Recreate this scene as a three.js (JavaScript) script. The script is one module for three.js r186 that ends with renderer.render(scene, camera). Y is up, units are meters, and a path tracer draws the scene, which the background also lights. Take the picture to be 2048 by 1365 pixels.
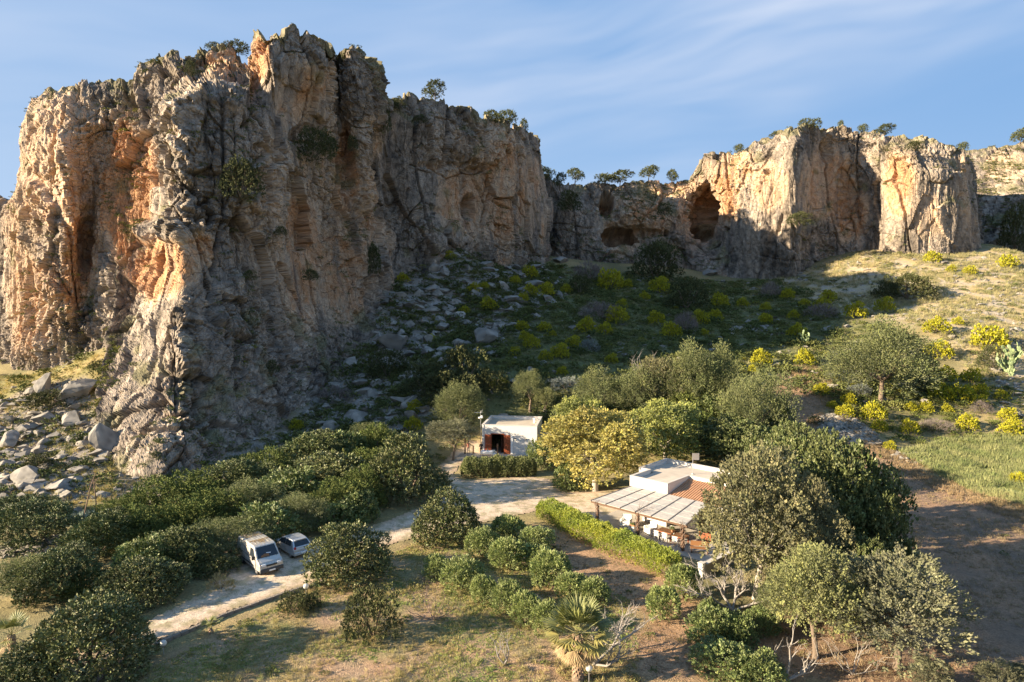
import * as THREE from 'three';
import { mergeGeometries } from 'three/addons/utils/BufferGeometryUtils.js';
import { MarchingCubes } from 'three/addons/objects/MarchingCubes.js';
import { RoundedBoxGeometry } from 'three/addons/geometries/RoundedBoxGeometry.js';

// ------------------------------------------------------------------ camera, sky, sun, exposure
const scene = new THREE.Scene();
const EYE = 22, PITCH = 4 * Math.PI / 180, FPX = 1365;
const camera = new THREE.PerspectiveCamera(53.13, 1.5, 0.5, 4000);
camera.position.set(0, EYE, 0);
camera.rotation.x = -PITCH;
scene.add(camera);
const renderer = new THREE.WebGLRenderer();
renderer.toneMapping = THREE.LinearToneMapping;
renderer.toneMappingExposure = 3.5;
renderer.shadowMap.enabled = true;
const SUN_AZ = 14.5 * Math.PI / 180, SUN_EL = 18.5 * Math.PI / 180;   // light travels to the right and away
const SUN_DIR = new THREE.Vector3(-Math.cos(SUN_AZ) * Math.cos(SUN_EL), Math.sin(SUN_EL), Math.sin(SUN_AZ) * Math.cos(SUN_EL));
const sun = new THREE.DirectionalLight(new THREE.Color(1.0, 0.82, 0.585), 5.0);
sun.position.copy(SUN_DIR).multiplyScalar(300).add(new THREE.Vector3(0, 10, -110));
sun.target.position.set(0, 10, -110);
sun.castShadow = true;
Object.assign(sun.shadow.camera, { left: -190, right: 190, top: 130, bottom: -130, near: 1, far: 700 });
sun.shadow.mapSize.set(4096, 4096);
scene.add(sun, sun.target);

// ------------------------------------------------------------------ numbers
function rng(seed) { let a = seed >>> 0; return () => { a = (a + 0x6D2B79F5) | 0; let t = Math.imul(a ^ (a >>> 15), 1 | a); t = (t + Math.imul(t ^ (t >>> 7), 61 | t)) ^ t; return ((t ^ (t >>> 14)) >>> 0) / 4294967296; }; }
const lerp = (a, b, t) => a + (b - a) * t, clamp = (x, a = 0, b = 1) => x < a ? a : x > b ? b : x;
const sst = (a, b, x) => { const t = clamp((x - a) / (b - a)); return t * t * (3 - 2 * t); };
const PERM = new Uint8Array(512), RV = new Float32Array(256 * 4);
{ const r = rng(7); const p = [...Array(256).keys()]; for (let i = 255; i > 0; i--) { const j = Math.floor(r() * (i + 1)); [p[i], p[j]] = [p[j], p[i]]; } for (let i = 0; i < 512; i++) PERM[i] = p[i & 255]; for (let i = 0; i < 1024; i++) RV[i] = r(); }
const GR = [1,1,0,-1,1,0,1,-1,0,-1,-1,0,1,0,1,-1,0,1,1,0,-1,-1,0,-1,0,1,1,0,-1,1,0,1,-1,0,-1,-1];
function noise(x, y, z) {
  const xf = Math.floor(x), yf = Math.floor(y), zf = Math.floor(z), X = xf & 255, Y = yf & 255, Z = zf & 255; x -= xf; y -= yf; z -= zf;
  const u = x * x * x * (x * (x * 6 - 15) + 10), v = y * y * y * (y * (y * 6 - 15) + 10), w = z * z * z * (z * (z * 6 - 15) + 10);
  const A = PERM[X] + Y, AA = PERM[A & 255] + Z, AB = PERM[(A + 1) & 255] + Z, B = PERM[(X + 1) & 255] + Y, BA = PERM[B & 255] + Z, BB = PERM[(B + 1) & 255] + Z;
  const g = (h, a, b, c) => { h = (h % 12) * 3; return GR[h] * a + GR[h + 1] * b + GR[h + 2] * c; };
  const P = PERM;
  return lerp(lerp(lerp(g(P[AA & 511], x, y, z), g(P[BA & 511], x - 1, y, z), u), lerp(g(P[AB & 511], x, y - 1, z), g(P[BB & 511], x - 1, y - 1, z), u), v),
    lerp(lerp(g(P[(AA + 1) & 511], x, y, z - 1), g(P[(BA + 1) & 511], x - 1, y, z - 1), u), lerp(g(P[(AB + 1) & 511], x, y - 1, z - 1), g(P[(BB + 1) & 511], x - 1, y - 1, z - 1), u), v), w);
}
const fbm = (x, y, z, o) => { let s = 0, a = .5, f = 1; for (let i = 0; i < o; i++) { s += a * noise(x * f, y * f, z * f); a *= .5; f *= 2.03; } return s; };
const ridge = (x, y, z, o) => { let s = 0, a = .5, f = 1; for (let i = 0; i < o; i++) { s += a * (1 - 2 * Math.abs(noise(x * f, y * f, z * f))); a *= .5; f *= 2.1; } return s; };
// broken blocks: offset and tilt of the cell, minus a crack at its border
const CELL = { h: 0, crack: 0, tilt: 0 };
function cell(x, y, z, jit = 1) {
  const o = .5 - jit / 2;
  const xi = Math.floor(x), yi = Math.floor(y), zi = Math.floor(z); let f1 = 9, f2 = 9, id = 0, dx = 0, dy = 0, dz = 0;
  for (let i = -1; i < 2; i++) for (let j = -1; j < 2; j++) for (let k = -1; k < 2; k++) {
    const q = PERM[(PERM[(PERM[(xi + i) & 255] + yi + j) & 255] + zi + k) & 255] * 4;
    const a = xi + i + o + jit * RV[q] - x, b = yi + j + o + jit * RV[q + 1] - y, c = zi + k + o + jit * RV[q + 2] - z, d = a * a + b * b + c * c;
    if (d < f1) { f2 = f1; f1 = d; id = q; dx = a; dy = b; dz = c; } else if (d < f2) f2 = d;
  }
  CELL.h = RV[id + 3] - .5; CELL.crack = Math.sqrt(f2) - Math.sqrt(f1);
  CELL.tilt = dx * (RV[id] - .5) + dy * (RV[id + 1] - .5) + dz * (RV[id + 2] - .5);
  return CELL;
}

// ------------------------------------------------------------------ the sky: blue, paler low and to the left, long thin cirrus
{
  const SKY = .345, W = 2048, H = 1024, px = new Float32Array(W * H * 4);
  for (let j = 0; j < H; j++) for (let i = 0; i < W; i++) {
    const el = ((j + .5) / H - .5) * Math.PI, az = ((i + .5) / W - .5) * 2 * Math.PI;
    const x = Math.cos(az) * Math.cos(el), z = Math.sin(az) * Math.cos(el), y = Math.sin(el), k = (j * W + i) * 4;
    const up = Math.max(y, 0), toSun = Math.max(0, x * SUN_DIR.x + y * SUN_DIR.y + z * SUN_DIR.z), left = clamp(.5 - x * .9);
    const h = Math.exp(-up * 5.5);
    let r = lerp(.132, .41, h), g = lerp(.308, .585, h), b = lerp(.61, .80, h);
    const wash = .04 + .80 * left * Math.exp(-up * 2.2) + .55 * Math.pow(toSun, 6);
    r = lerp(r, .56, wash * .6); g = lerp(g, .66, wash * .6); b = lerp(b, .80, wash * .6);
    if (y > -.02) {   // cirrus: long soft streaks that rise to the right
      const sp = x / Math.cos(el), cp = -z / Math.cos(el), e2 = el - .13 * sp;
      const warp = .05 * fbm(sp * 2.5, cp * 2.5, e2 * 6, 3), q = e2 + warp, side = .3 + .9 * sst(-.35, .4, sp);
      const band = Math.exp(-(((q - .285) / .06) ** 2)) * .9 + Math.exp(-(((q - .43) / .09) ** 2)) * .7 + .8 * sst(.0, .5, fbm(sp * 1.2 + 4, cp * 1.2, q * 5, 4) + .05);
      const fine = clamp(.55 + 1.1 * fbm(sp * 3 + 8, cp * 3, q * 26, 4) + .5 * fbm(sp * 1.6, cp * 1.6, q * 9 + 3, 3));
      const cl = clamp(band * fine * side) * .75;
      r = lerp(r, .66, cl); g = lerp(g, .71, cl); b = lerp(b, .82, cl);
    }
    if (y < 0) { const d = clamp(-y * 6); r = lerp(r, .16, d); g = lerp(g, .14, d); b = lerp(b, .11, d); }
    px[k] = r * SKY; px[k + 1] = g * SKY; px[k + 2] = b * SKY; px[k + 3] = 1;
  }
  const t = new THREE.DataTexture(px, W, H, THREE.RGBAFormat, THREE.FloatType);
  t.mapping = THREE.EquirectangularReflectionMapping; t.magFilter = THREE.LinearFilter; t.minFilter = THREE.LinearFilter; t.colorSpace = THREE.LinearSRGBColorSpace; t.needsUpdate = true;
  scene.background = t; scene.environment = t; scene.backgroundIntensity = 1; scene.environmentIntensity = 1;
}

// ------------------------------------------------------------------ naming
const used = {};
function numbered(n) { const k = used[n] = (used[n] ?? -1) + 1; return k ? n + '_' + String(k).padStart(3, '0') : n; }
function tag(o, label, category, group, kind) { if (label) o.userData.label = label; if (category) o.userData.category = category; if (group) o.userData.group = group; if (kind) o.userData.kind = kind; return o; }
function shade(o) { o.castShadow = o.receiveShadow = true; return o; }
function thing(name, label, category, p, turn = 0, group) { const o = new THREE.Group(); o.name = numbered(name); if (p) o.position.copy(p); o.rotation.y = turn; scene.add(o); return tag(o, label, category, group); }
function part(name, geo, mat, parent, kind) { const m = shade(new THREE.Mesh(Array.isArray(geo) ? mergeGeometries(geo.map(g => g.index ? g.toNonIndexed() : g).map(plain)) : geo, mat)); m.name = name; parent.add(m); if (kind) m.userData.kind = kind; return m; }
function plain(g) { for (const k of Object.keys(g.attributes)) if (!['position', 'normal', 'uv'].includes(k)) g.deleteAttribute(k); return g; }
function struct(name, geo, mat, label) { const m = shade(new THREE.Mesh(geo, mat)); m.name = numbered(name); m.userData.kind = 'structure'; if (label) m.userData.label = label; scene.add(m); return m; }
function box(w, h, d, x = 0, y = 0, z = 0, ry = 0, rx = 0, rz = 0) { const g = new THREE.BoxGeometry(w, h, d); if (rx) g.rotateX(rx); if (rz) g.rotateZ(rz); if (ry) g.rotateY(ry); g.translate(x, y, z); return g; }
function rbox(w, h, d, r, x = 0, y = 0, z = 0, ry = 0, rx = 0, rz = 0) { const g = new RoundedBoxGeometry(w, h, d, 2, Math.min(r, w / 2.01, h / 2.01, d / 2.01)); if (rx) g.rotateX(rx); if (rz) g.rotateZ(rz); if (ry) g.rotateY(ry); g.translate(x, y, z); return g; }
function cyl(r0, r1, h, x = 0, y = 0, z = 0, n = 12) { const g = new THREE.CylinderGeometry(r1, r0, h, n); g.translate(x, y + h / 2, z); return g; }
function rod(a, b, r0, r1 = r0, n = 6) { const d = new THREE.Vector3().subVectors(b, a), g = new THREE.CylinderGeometry(r1, r0, d.length(), n); g.translate(0, d.length() / 2, 0); g.applyQuaternion(new THREE.Quaternion().setFromUnitVectors(new THREE.Vector3(0, 1, 0), d.normalize())); g.translate(a.x, a.y, a.z); return g; }
const V = (x, y, z) => new THREE.Vector3(x, y, z);

// ------------------------------------------------------------------ computed textures
function tex(N, f, rep, srgb) {   // tileable: f(x, y) gets lookups that wrap
  const d = new Uint8Array(N * N * 4);
  for (let j = 0; j < N; j++) for (let i = 0; i < N; i++) { const c = f(i / N, j / N), k = (j * N + i) * 4; for (let q = 0; q < 3; q++) d[k + q] = clamp(Array.isArray(c) ? c[q] : c) * 255; d[k + 3] = 255; }
  const t = new THREE.DataTexture(d, N, N, THREE.RGBAFormat); t.wrapS = t.wrapT = THREE.RepeatWrapping; t.magFilter = THREE.LinearFilter; t.minFilter = THREE.LinearMipmapLinearFilter; t.generateMipmaps = true; t.colorSpace = srgb ? THREE.SRGBColorSpace : THREE.NoColorSpace; t.repeat.set(rep, rep); t.needsUpdate = true; return t;
}
const TAU = Math.PI * 2;
const wrap3 = (f, R, s = 0) => (x, y) => { const a = Math.cos(x * TAU) * R, b = Math.sin(x * TAU) * R, c = Math.cos(y * TAU) * R, d = Math.sin(y * TAU) * R; return f(a + s, b + c * .83, d + c * .56); };
const grainN = [wrap3((x, y, z) => fbm(x, y, z, 4), 2.2), wrap3((x, y, z) => fbm(x, y, z, 3), 9, 40), wrap3((x, y, z) => ridge(x, y, z, 3), 5, 80)];
const soilTex = tex(512, (x, y) => .76 + .34 * grainN[0](x, y) + .62 * grainN[1](x, y), 1 / 6, false);
function joints(nx, ny, seed) {   // tileable network of joints: distance to the border of broken blocks
  const r = rng(seed), P = Array.from({ length: nx * ny }, () => [r(), r(), r()]);
  return (x, y) => { x *= nx; y *= ny; const i = Math.floor(x), j = Math.floor(y); let f1 = 9, f2 = 9, h = 0; for (let a = -1; a < 2; a++) for (let b = -1; b < 2; b++) { const q = P[((j + b + ny) % ny) * nx + (i + a + nx) % nx], d = Math.hypot(i + a + q[0] - x, j + b + q[1] - y); if (d < f1) { f2 = f1; f1 = d; h = q[2]; } else if (d < f2) f2 = d; } return [f2 - f1, h]; };
}
const J1 = joints(7, 6, 3), J2 = joints(19, 22, 4), J3 = joints(60, 54, 5), wob = (f) => (x, y) => { const a = .018 * grainN[0](x, y) + .012 * grainN[1](x, y), b = .018 * grainN[0](y, x) + .012 * grainN[1](y, x); return f((x + a + 1) % 1, (y + b + 1) % 1); };
const jA = wob(J1), jB = wob(J2), jC = wob(J3);
const rockField = (() => { const N = 768, c = new Float32Array(N * N), b = new Float32Array(N * N); for (let j = 0; j < N; j++) for (let i = 0; i < N; i++) { const x = i / N, y = j / N, [a1, h1] = jA(x, y), [a2, h2] = jB(x, y), [a3, h3] = jC(x, y), g = grainN[1](x, y), o = sst(-.1, .25, grainN[0](x, y)), c1 = sst(.055, .012, a1), c2 = sst(.11, .02, a2) * (.35 + .65 * o), c3 = sst(.2, .04, a3) * (1 - .6 * o); c[j * N + i] = .90 + .22 * grainN[0](x, y) + .38 * g + (h2 - .5) * .16 + (h3 - .5) * .16 - .24 * c1 - .18 * c2 - .10 * c3; b[j * N + i] = .55 + .28 * g + (h1 - .5) * .16 + (h2 - .5) * .22 + (h3 - .5) * .12 - .40 * c1 - .30 * c2 - .16 * c3; } return { N, c, b }; })();
const rockTex = tex(768, (x, y) => rockField.c[Math.round(y * 768) * 768 + Math.round(x * 768)] * .86, 1 / 17, false);
const rockBump = tex(768, (x, y) => rockField.b[Math.round(y * 768) * 768 + Math.round(x * 768)], 1 / 17, false);
const soilBump = tex(512, (x, y) => .5 + .55 * grainN[1](x, y) + .2 * grainN[0](x, y), 1 / 3.5, false);
const plasterTex = tex(256, (x, y) => .90 + .16 * grainN[0](x, y) + .08 * grainN[1](x, y) - .16 * sst(.08, .4, grainN[1](x, y * .12)) * sst(-.1, .3, grainN[0](x, y)), 1 / 3.5, false);
const woodTex = tex(256, (x, y) => .78 + .22 * Math.sin(y * TAU * 9 + 3 * grainN[0](x, y)) * .5 + .5 * grainN[1](x * .2, y), 1, false);
const concreteTex = tex(256, (x, y) => .84 + .30 * grainN[0](x, y) + .18 * grainN[1](x, y), 1 / 4, false);
const std = (c, o = {}) => new THREE.MeshStandardMaterial({ color: new THREE.Color().setRGB(...c), roughness: .9, ...o });

// ------------------------------------------------------------------ picking places: photograph column, row -> direction
function tanRel(py) { const y = -(py - 682.5) / FPX; return (y * Math.cos(PITCH) - Math.sin(PITCH)) / (Math.cos(PITCH) + y * Math.sin(PITCH)); }
function sideRel(px, py) { const y = -(py - 682.5) / FPX; return ((px - 1024) / FPX) / (Math.cos(PITCH) + y * Math.sin(PITCH)); }
const at = (px, py, D) => V(sideRel(px, py) * D, EYE + tanRel(py) * D, -D);

// ------------------------------------------------------------------ the lie of the land
const land = [];
for (const [x, d, e] of [[-30, 30, 0], [-10, 28, 0], [12, 28, 0], [34, 30, 0], [-45, 48, 0], [-20, 45, 0], [0, 45, 0], [18, 45, 0], [45, 48, 0], [-32, 60, 0], [-18, 56, 0], [-8, 62, 0], [8, 62, 0], [22, 62, 0], [-10, 76, 0], [2, 78, 0], [14, 76, 0], [-25, 72, 0], [-4, 90, 0], [4, 90, 0], [14, 90, .6], [-4, 97, 0], [4, 97, .2], [-55, 70, .2], [-75, 60, -1], [-110, 80, -2], [-120, 120, 6], [-12, 15, 0], [30, 12, 0], [-60, 20, -1], [70, 25, 0], [24, 74, .2], [60, 62, .5], [90, 80, 3], [120, 110, 9], [150, 160, 24], [140, 210, 38], [110, 240, 42], [-140, 170, 6], [-120, 230, 8]]) land.push([x, d, e]);
for (const [px, py, d] of [[100, 740, 115], [100, 850, 95], [40, 735, 122], [230, 700, 108], [200, 920, 83], [340, 965, 78.5], [480, 905, 90], [560, 860, 99], [640, 800, 111], [700, 740, 121], [740, 640, 136], [760, 590, 143], [820, 560, 153], [900, 490, 166], [970, 530, 172], [1030, 535, 180], [1085, 525, 190], [1200, 522, 205], [1310, 545, 195], [1380, 610, 165], [1480, 660, 142], [1450, 550, 200], [1560, 552, 195], [1700, 503, 200], [1760, 502, 192], [1850, 508, 187], [1955, 500, 191], [1640, 600, 160], [1750, 620, 150], [1870, 655, 130], [2040, 470, 195], [2040, 560, 160], [2040, 640, 135], [2040, 720, 118], [2040, 800, 102], [1900, 720, 120], [1900, 800, 104], [1950, 900, 88], [1760, 780, 108], [1650, 770, 108], [1620, 850, 94], [1700, 900, 86], [1900, 1000, 71], [1500, 720, 120], [1200, 700, 125], [1000, 600, 150], [1100, 620, 148], [1220, 620, 150], [900, 780, 108], [1000, 770, 108], [1250, 765, 110], [1400, 765, 110], [960, 700, 125], [850, 640, 140]]) { const p = at(px, py, d); land.push([p.x, d, p.y]); }
const kern = (r2) => r2 < 1e-9 ? 0 : .5 * r2 * Math.log(r2);
let W8; {
  const n = land.length, m = n + 3, A = Array.from({ length: m }, () => new Float64Array(m + 1)), S = 60;
  for (let i = 0; i < n; i++) {
    for (let j = 0; j < n; j++) A[i][j] = kern(((land[i][0] - land[j][0]) ** 2 + (land[i][1] - land[j][1]) ** 2) / S / S);
    A[i][i] += .004; A[i][n] = A[n][i] = 1; A[i][n + 1] = A[n + 1][i] = land[i][0] / S; A[i][n + 2] = A[n + 2][i] = land[i][1] / S; A[i][m] = land[i][2];
  }
  for (let c = 0; c < m; c++) { let p = c; for (let r = c + 1; r < m; r++) if (Math.abs(A[r][c]) > Math.abs(A[p][c])) p = r; [A[c], A[p]] = [A[p], A[c]]; for (let r = 0; r < m; r++) if (r !== c) { const f = A[r][c] / A[c][c]; if (f) for (let k = c; k <= m; k++) A[r][k] -= f * A[c][k]; } }
  W8 = A.map((r, i) => r[m] / r[i]);
}
function lie(x, d) { const n = land.length, S = 60; let e = W8[n] + W8[n + 1] * x / S + W8[n + 2] * d / S; for (let i = 0; i < n; i++) { const a = (x - land[i][0]) / S, b = (d - land[i][1]) / S; e += W8[i] * kern(a * a + b * b); } return e; }
// looked up on a half metre grid from here on
const LX0 = -190, LX1 = 210, LD0 = 4, LD1 = 290, LN = LX1 - LX0 + 1, LM = LD1 - LD0 + 1, grid = new Float32Array(LN * LM);
for (let j = 0; j < LM; j++) for (let i = 0; i < LN; i++) {
  const x = LX0 + i, d = LD0 + j; const edge = Math.max(sst(130, 185, Math.abs(x)), sst(235, 285, d), sst(14, 5, d));
  grid[j * LN + i] = lerp(clamp(lie(x, d), -4, 48), d > 200 ? 20 : 0, edge);
}
function lay(x, d) { const a = clamp(x - LX0, 0, LN - 1.001), b = clamp(d - LD0, 0, LM - 1.001), i = Math.floor(a), j = Math.floor(b), u = a - i, v = b - j, k = j * LN + i; return lerp(lerp(grid[k], grid[k + 1], u), lerp(grid[k + LN], grid[k + LN + 1], u), v); }
function ground(px, py) {   // where the land is met in that direction
  const t = tanRel(py), s = sideRel(px, py);
  for (let d = 24; d < 280; d += .5) { const e = EYE + t * d; if (e < lay(s * d, d)) { let a = d - .5, b = d; for (let q = 0; q < 12; q++) { const c = (a + b) / 2; if (EYE + t * c < lay(s * c, c)) b = c; else a = c; } return V(s * b, lay(s * b, b), -b); } }
  return V(s * 200, lay(s * 200, 200), -200);
}
const stand = (x, d) => V(x, lay(x, d), -d);
const region = (pts) => pts.map(([px, py]) => { const p = ground(px, py); return [p.x, -p.z]; });
function inside(poly, x, y) { let c = false; for (let i = 0, j = poly.length - 1; i < poly.length; j = i++) { const [a, b] = poly[i], [e, f] = poly[j]; if ((b > y) !== (f > y) && x < (e - a) * (y - b) / (f - b) + a) c = !c; } return c; }
function edgeDist(poly, x, y) { let m = 1e9; for (let i = 0, j = poly.length - 1; i < poly.length; j = i++) { const [a, b] = poly[j], [e, f] = poly[i], u = e - a, v = f - b, t = clamp(((x - a) * u + (y - b) * v) / (u * u + v * v || 1)), p = x - a - u * t, q = y - b - v * t; m = Math.min(m, p * p + q * q); } m = Math.sqrt(m); return inside(poly, x, y) ? m : -m; }
function bounds(poly) { const xs = poly.map(p => p[0]), ys = poly.map(p => p[1]); return [Math.min(...xs), Math.max(...xs), Math.min(...ys), Math.max(...ys)]; }

const R_drive = region([[180, 1375], [275, 1300], [450, 1226], [640, 1163], [700, 1126], [770, 1092], [850, 1072], [930, 1052], [1000, 1040], [1075, 1022], [1120, 1030], [1200, 1062], [1250, 1040], [1262, 990], [1235, 978], [1175, 984], [1125, 985], [1100, 960], [1060, 953], [930, 962], [905, 950], [925, 925], [965, 908], [965, 880], [940, 882], [905, 905], [880, 930], [895, 975], [850, 1012], [780, 1040], [700, 1068], [640, 1085], [560, 1068], [470, 1085], [430, 1120], [440, 1152], [400, 1190], [275, 1252], [150, 1300], [60, 1375]]);
const R_soil = region([[1060, 1050], [1200, 1085], [1370, 1165], [1400, 1240], [1600, 1240], [1660, 1365], [1250, 1365], [1290, 1230], [1200, 1195], [1100, 1120], [1030, 1070]]);
const R_field = region([[1560, 742], [1625, 740], [1660, 800], [1640, 870], [1760, 885], [1830, 930], [1930, 985], [2060, 1028], [2330, 1045], [2400, 1400], [1700, 1400], [1600, 1300], [1600, 1000], [1540, 860]]);
const R_lush = region([[1800, 905], [1900, 880], [2100, 860], [2330, 860], [2330, 1040], [2100, 1025], [1960, 990], [1850, 935]]);
const R_dry = region([[1480, 575], [1580, 548], [1720, 505], [1960, 503], [2140, 455], [2380, 440], [2380, 800], [1960, 760], [1900, 690], [1780, 640], [1640, 620]]);
const R_valley = region([[770, 800], [860, 620], [1000, 560], [1100, 530], [1400, 560], [1560, 560], [1700, 640], [1850, 690], [1920, 800], [1720, 830], [1560, 770], [1380, 820], [1000, 860], [860, 850]]);
const R_talus = region([[560, 880], [640, 790], [720, 700], [760, 600], [900, 490], [1090, 530], [1120, 600], [1000, 690], [900, 790], [800, 880], [640, 930]]);
const R_scree = region([[-60, 830], [60, 775], [170, 755], [215, 850], [205, 1000], [60, 1005], [-60, 1010]]);
const R_left = region([[-160, 740], [230, 705], [230, 1010], [-160, 1090]]);
const R_garden = region([[230, 1375], [640, 1168], [850, 1080], [1060, 1050], [1150, 1150], [1260, 1200], [1290, 1380]]);
const R_footPaint = region([[215, 1020], [345, 1000], [480, 940], [640, 900], [790, 872], [760, 800], [640, 800], [480, 870], [330, 950], [205, 930]]);
const R_track = region([[1565, 742], [1620, 742], [1650, 800], [1640, 868], [1560, 860], [1540, 800]]);

// soft membership of a region, its border roughened
const soft = (poly, x, d, w) => sst(-w, w, edgeDist(poly, x, d) + w * .9 * fbm(x * .35, 3, d * .35, 3) * 2);
const C = { soil: [.275, .17, .10], dark: [.165, .118, .082], garden: [.30, .215, .140], green: [.105, .130, .035], dry: [.37, .285, .135], lush: [.15, .18, .05], rubble: [.31, .29, .265], scrub: [.10, .105, .045], drive: [.47, .395, .305] };
const mixc = (a, b, t) => [lerp(a[0], b[0], t), lerp(a[1], b[1], t), lerp(a[2], b[2], t)];
const driveB = bounds(R_drive);
function paint(x, d) {
  let c = mixc(C.scrub, C.dry, clamp(.35 + .8 * fbm(x * .09, 5, d * .09, 3)));
  const v = soft(R_valley, x, d, 3); if (v > 0) c = mixc(c, mixc([.13, .135, .055], [.095, .11, .04], clamp(.5 + fbm(x * .2, 1, d * .2, 3))), v * .85);
  const dr = soft(R_dry, x, d, 2.5); if (dr > 0) c = mixc(c, mixc(C.dry, C.rubble, clamp(.35 + 1.4 * fbm(x * .3, 8, d * .3, 3))), dr);
  const tl = Math.max(soft(R_talus, x, d, 2), soft(R_scree, x, d, 2)); const ft = soft(R_footPaint, x, d, 2); if (ft > 0) c = mixc(c, mixc([.21, .165, .11], C.rubble, clamp(.3 + 1.3 * fbm(x * .4, 18, d * .4, 3))), ft);
  if (tl > 0) c = mixc(c, mixc(C.rubble, [.16, .13, .09], clamp(.4 + 1.2 * fbm(x * .4, 8, d * .4, 3))), tl);
  const lf = soft(R_left, x, d, 2) * (1 - tl); if (lf > 0) c = mixc(c, mixc([.27, .21, .09], [.15, .15, .05], clamp(.5 + 1.6 * fbm(x * .25, 3, d * .25, 3))), lf);
  if (d < 100) {
    const g = soft(R_garden, x, d, 1.2); if (g > 0) { const n = clamp(.40 + 1.7 * fbm(x * .22 + 4, 2, d * .22, 4)), m = clamp(.35 + 1.8 * fbm(x * .5 + 4, 9, d * .5, 3)); c = mixc(c, mixc(mixc(C.garden, C.soil, m), mixc(C.green, [.24, .20, .075], m), n), g); }
    const s = soft(R_soil, x, d, .8); if (s > 0) c = mixc(c, mixc(C.soil, [.30, .20, .12], clamp(.4 + 1.5 * fbm(x * .6, 4, d * .6, 3))), s);
  }
  const f = soft(R_field, x, d, 1.2); if (f > 0) c = mixc(c, mixc(C.dark, C.soil, clamp(.45 + 1.6 * fbm(x * .35, 14, d * .35, 4) + .5 * soft(R_track, x, d, 1))), f);
  const lu = soft(R_lush, x, d, 1); if (lu > 0) c = mixc(c, C.lush, lu);
  return c;
}
const driveTest = (x, d) => x < driveB[0] - 2 || x > driveB[1] + 2 || d < driveB[2] - 2 || d > driveB[3] + 2 ? -9 : edgeDist(R_drive, x, d) + .35 * fbm(x * .9, 2, d * .9, 3);
const bumpy = (x, d) => .22 * fbm(x * .25, 6, d * .25, 3) + .10 * fbm(x * 1.3, 2, d * 1.3, 2);
function sheet(xs, ds, height, color) {
  const n = xs.length, m = ds.length, pos = new Float32Array(n * m * 3), uv = new Float32Array(n * m * 2), col = new Float32Array(n * m * 3), idx = new Uint32Array((n - 1) * (m - 1) * 6); let q = 0;
  for (let j = 0; j < m; j++) for (let i = 0; i < n; i++) { const k = j * n + i; pos[3 * k] = xs[i]; pos[3 * k + 1] = height(xs[i], ds[j]); pos[3 * k + 2] = -ds[j]; uv[2 * k] = xs[i]; uv[2 * k + 1] = ds[j]; col.set(color(xs[i], ds[j]), 3 * k); if (i < n - 1 && j < m - 1) { idx[q++] = k; idx[q++] = k + 1; idx[q++] = k + n; idx[q++] = k + 1; idx[q++] = k + n + 1; idx[q++] = k + n; } }
  const g = new THREE.BufferGeometry(); g.setAttribute('position', new THREE.BufferAttribute(pos, 3)); g.setAttribute('uv', new THREE.BufferAttribute(uv, 2)); g.setAttribute('color', new THREE.BufferAttribute(col, 3)); g.setIndex(new THREE.BufferAttribute(idx, 1)); g.computeVertexNormals(); return g;
}
{
  const xs = [-1800, -900, -450, -260], ds = [-1500, -700, -300, -100, -20, 4]; for (let x = -190; x < 200; x += Math.abs(x) > 110 ? 2.5 : .55) xs.push(x); xs.push(270, 500, 900, 1800);
  for (let d = 14; d < 250; d += .17 + d * .0031) ds.push(d); ds.push(270, 290, 400, 800, 2000);
  const g = sheet(xs, ds, (x, d) => { const b = driveTest(x, d); return lay(x, d) + bumpy(x, d) * sst(.5, -1, b) - .09 * sst(-.1, .25, b); }, paint);
  struct('ground', g, new THREE.MeshStandardMaterial({ vertexColors: true, map: soilTex, bumpMap: soilBump, bumpScale: .09, roughness: 1, color: new THREE.Color().setRGB(1.5, 1.45, 1.4) }), 'sloping ground of garden soil, scrub, dry grass and rubble');
}
const RUT = [[150, 1362], [280, 1278], [430, 1200], [560, 1152], [700, 1096], [850, 1042], [960, 996], [1060, 985]].map(p => { const g = ground(...p); return [g.x, -g.z]; });
function rutDist(x, d) { let m = 1e9; for (let i = 1; i < RUT.length; i++) { const [a, b] = RUT[i - 1], u = RUT[i][0] - a, v = RUT[i][1] - b, t = clamp(((x - a) * u + (d - b) * v) / (u * u + v * v)), p = Math.hypot(x - a - u * t, d - b - v * t); if (p < m) m = p; } return m; }
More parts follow.
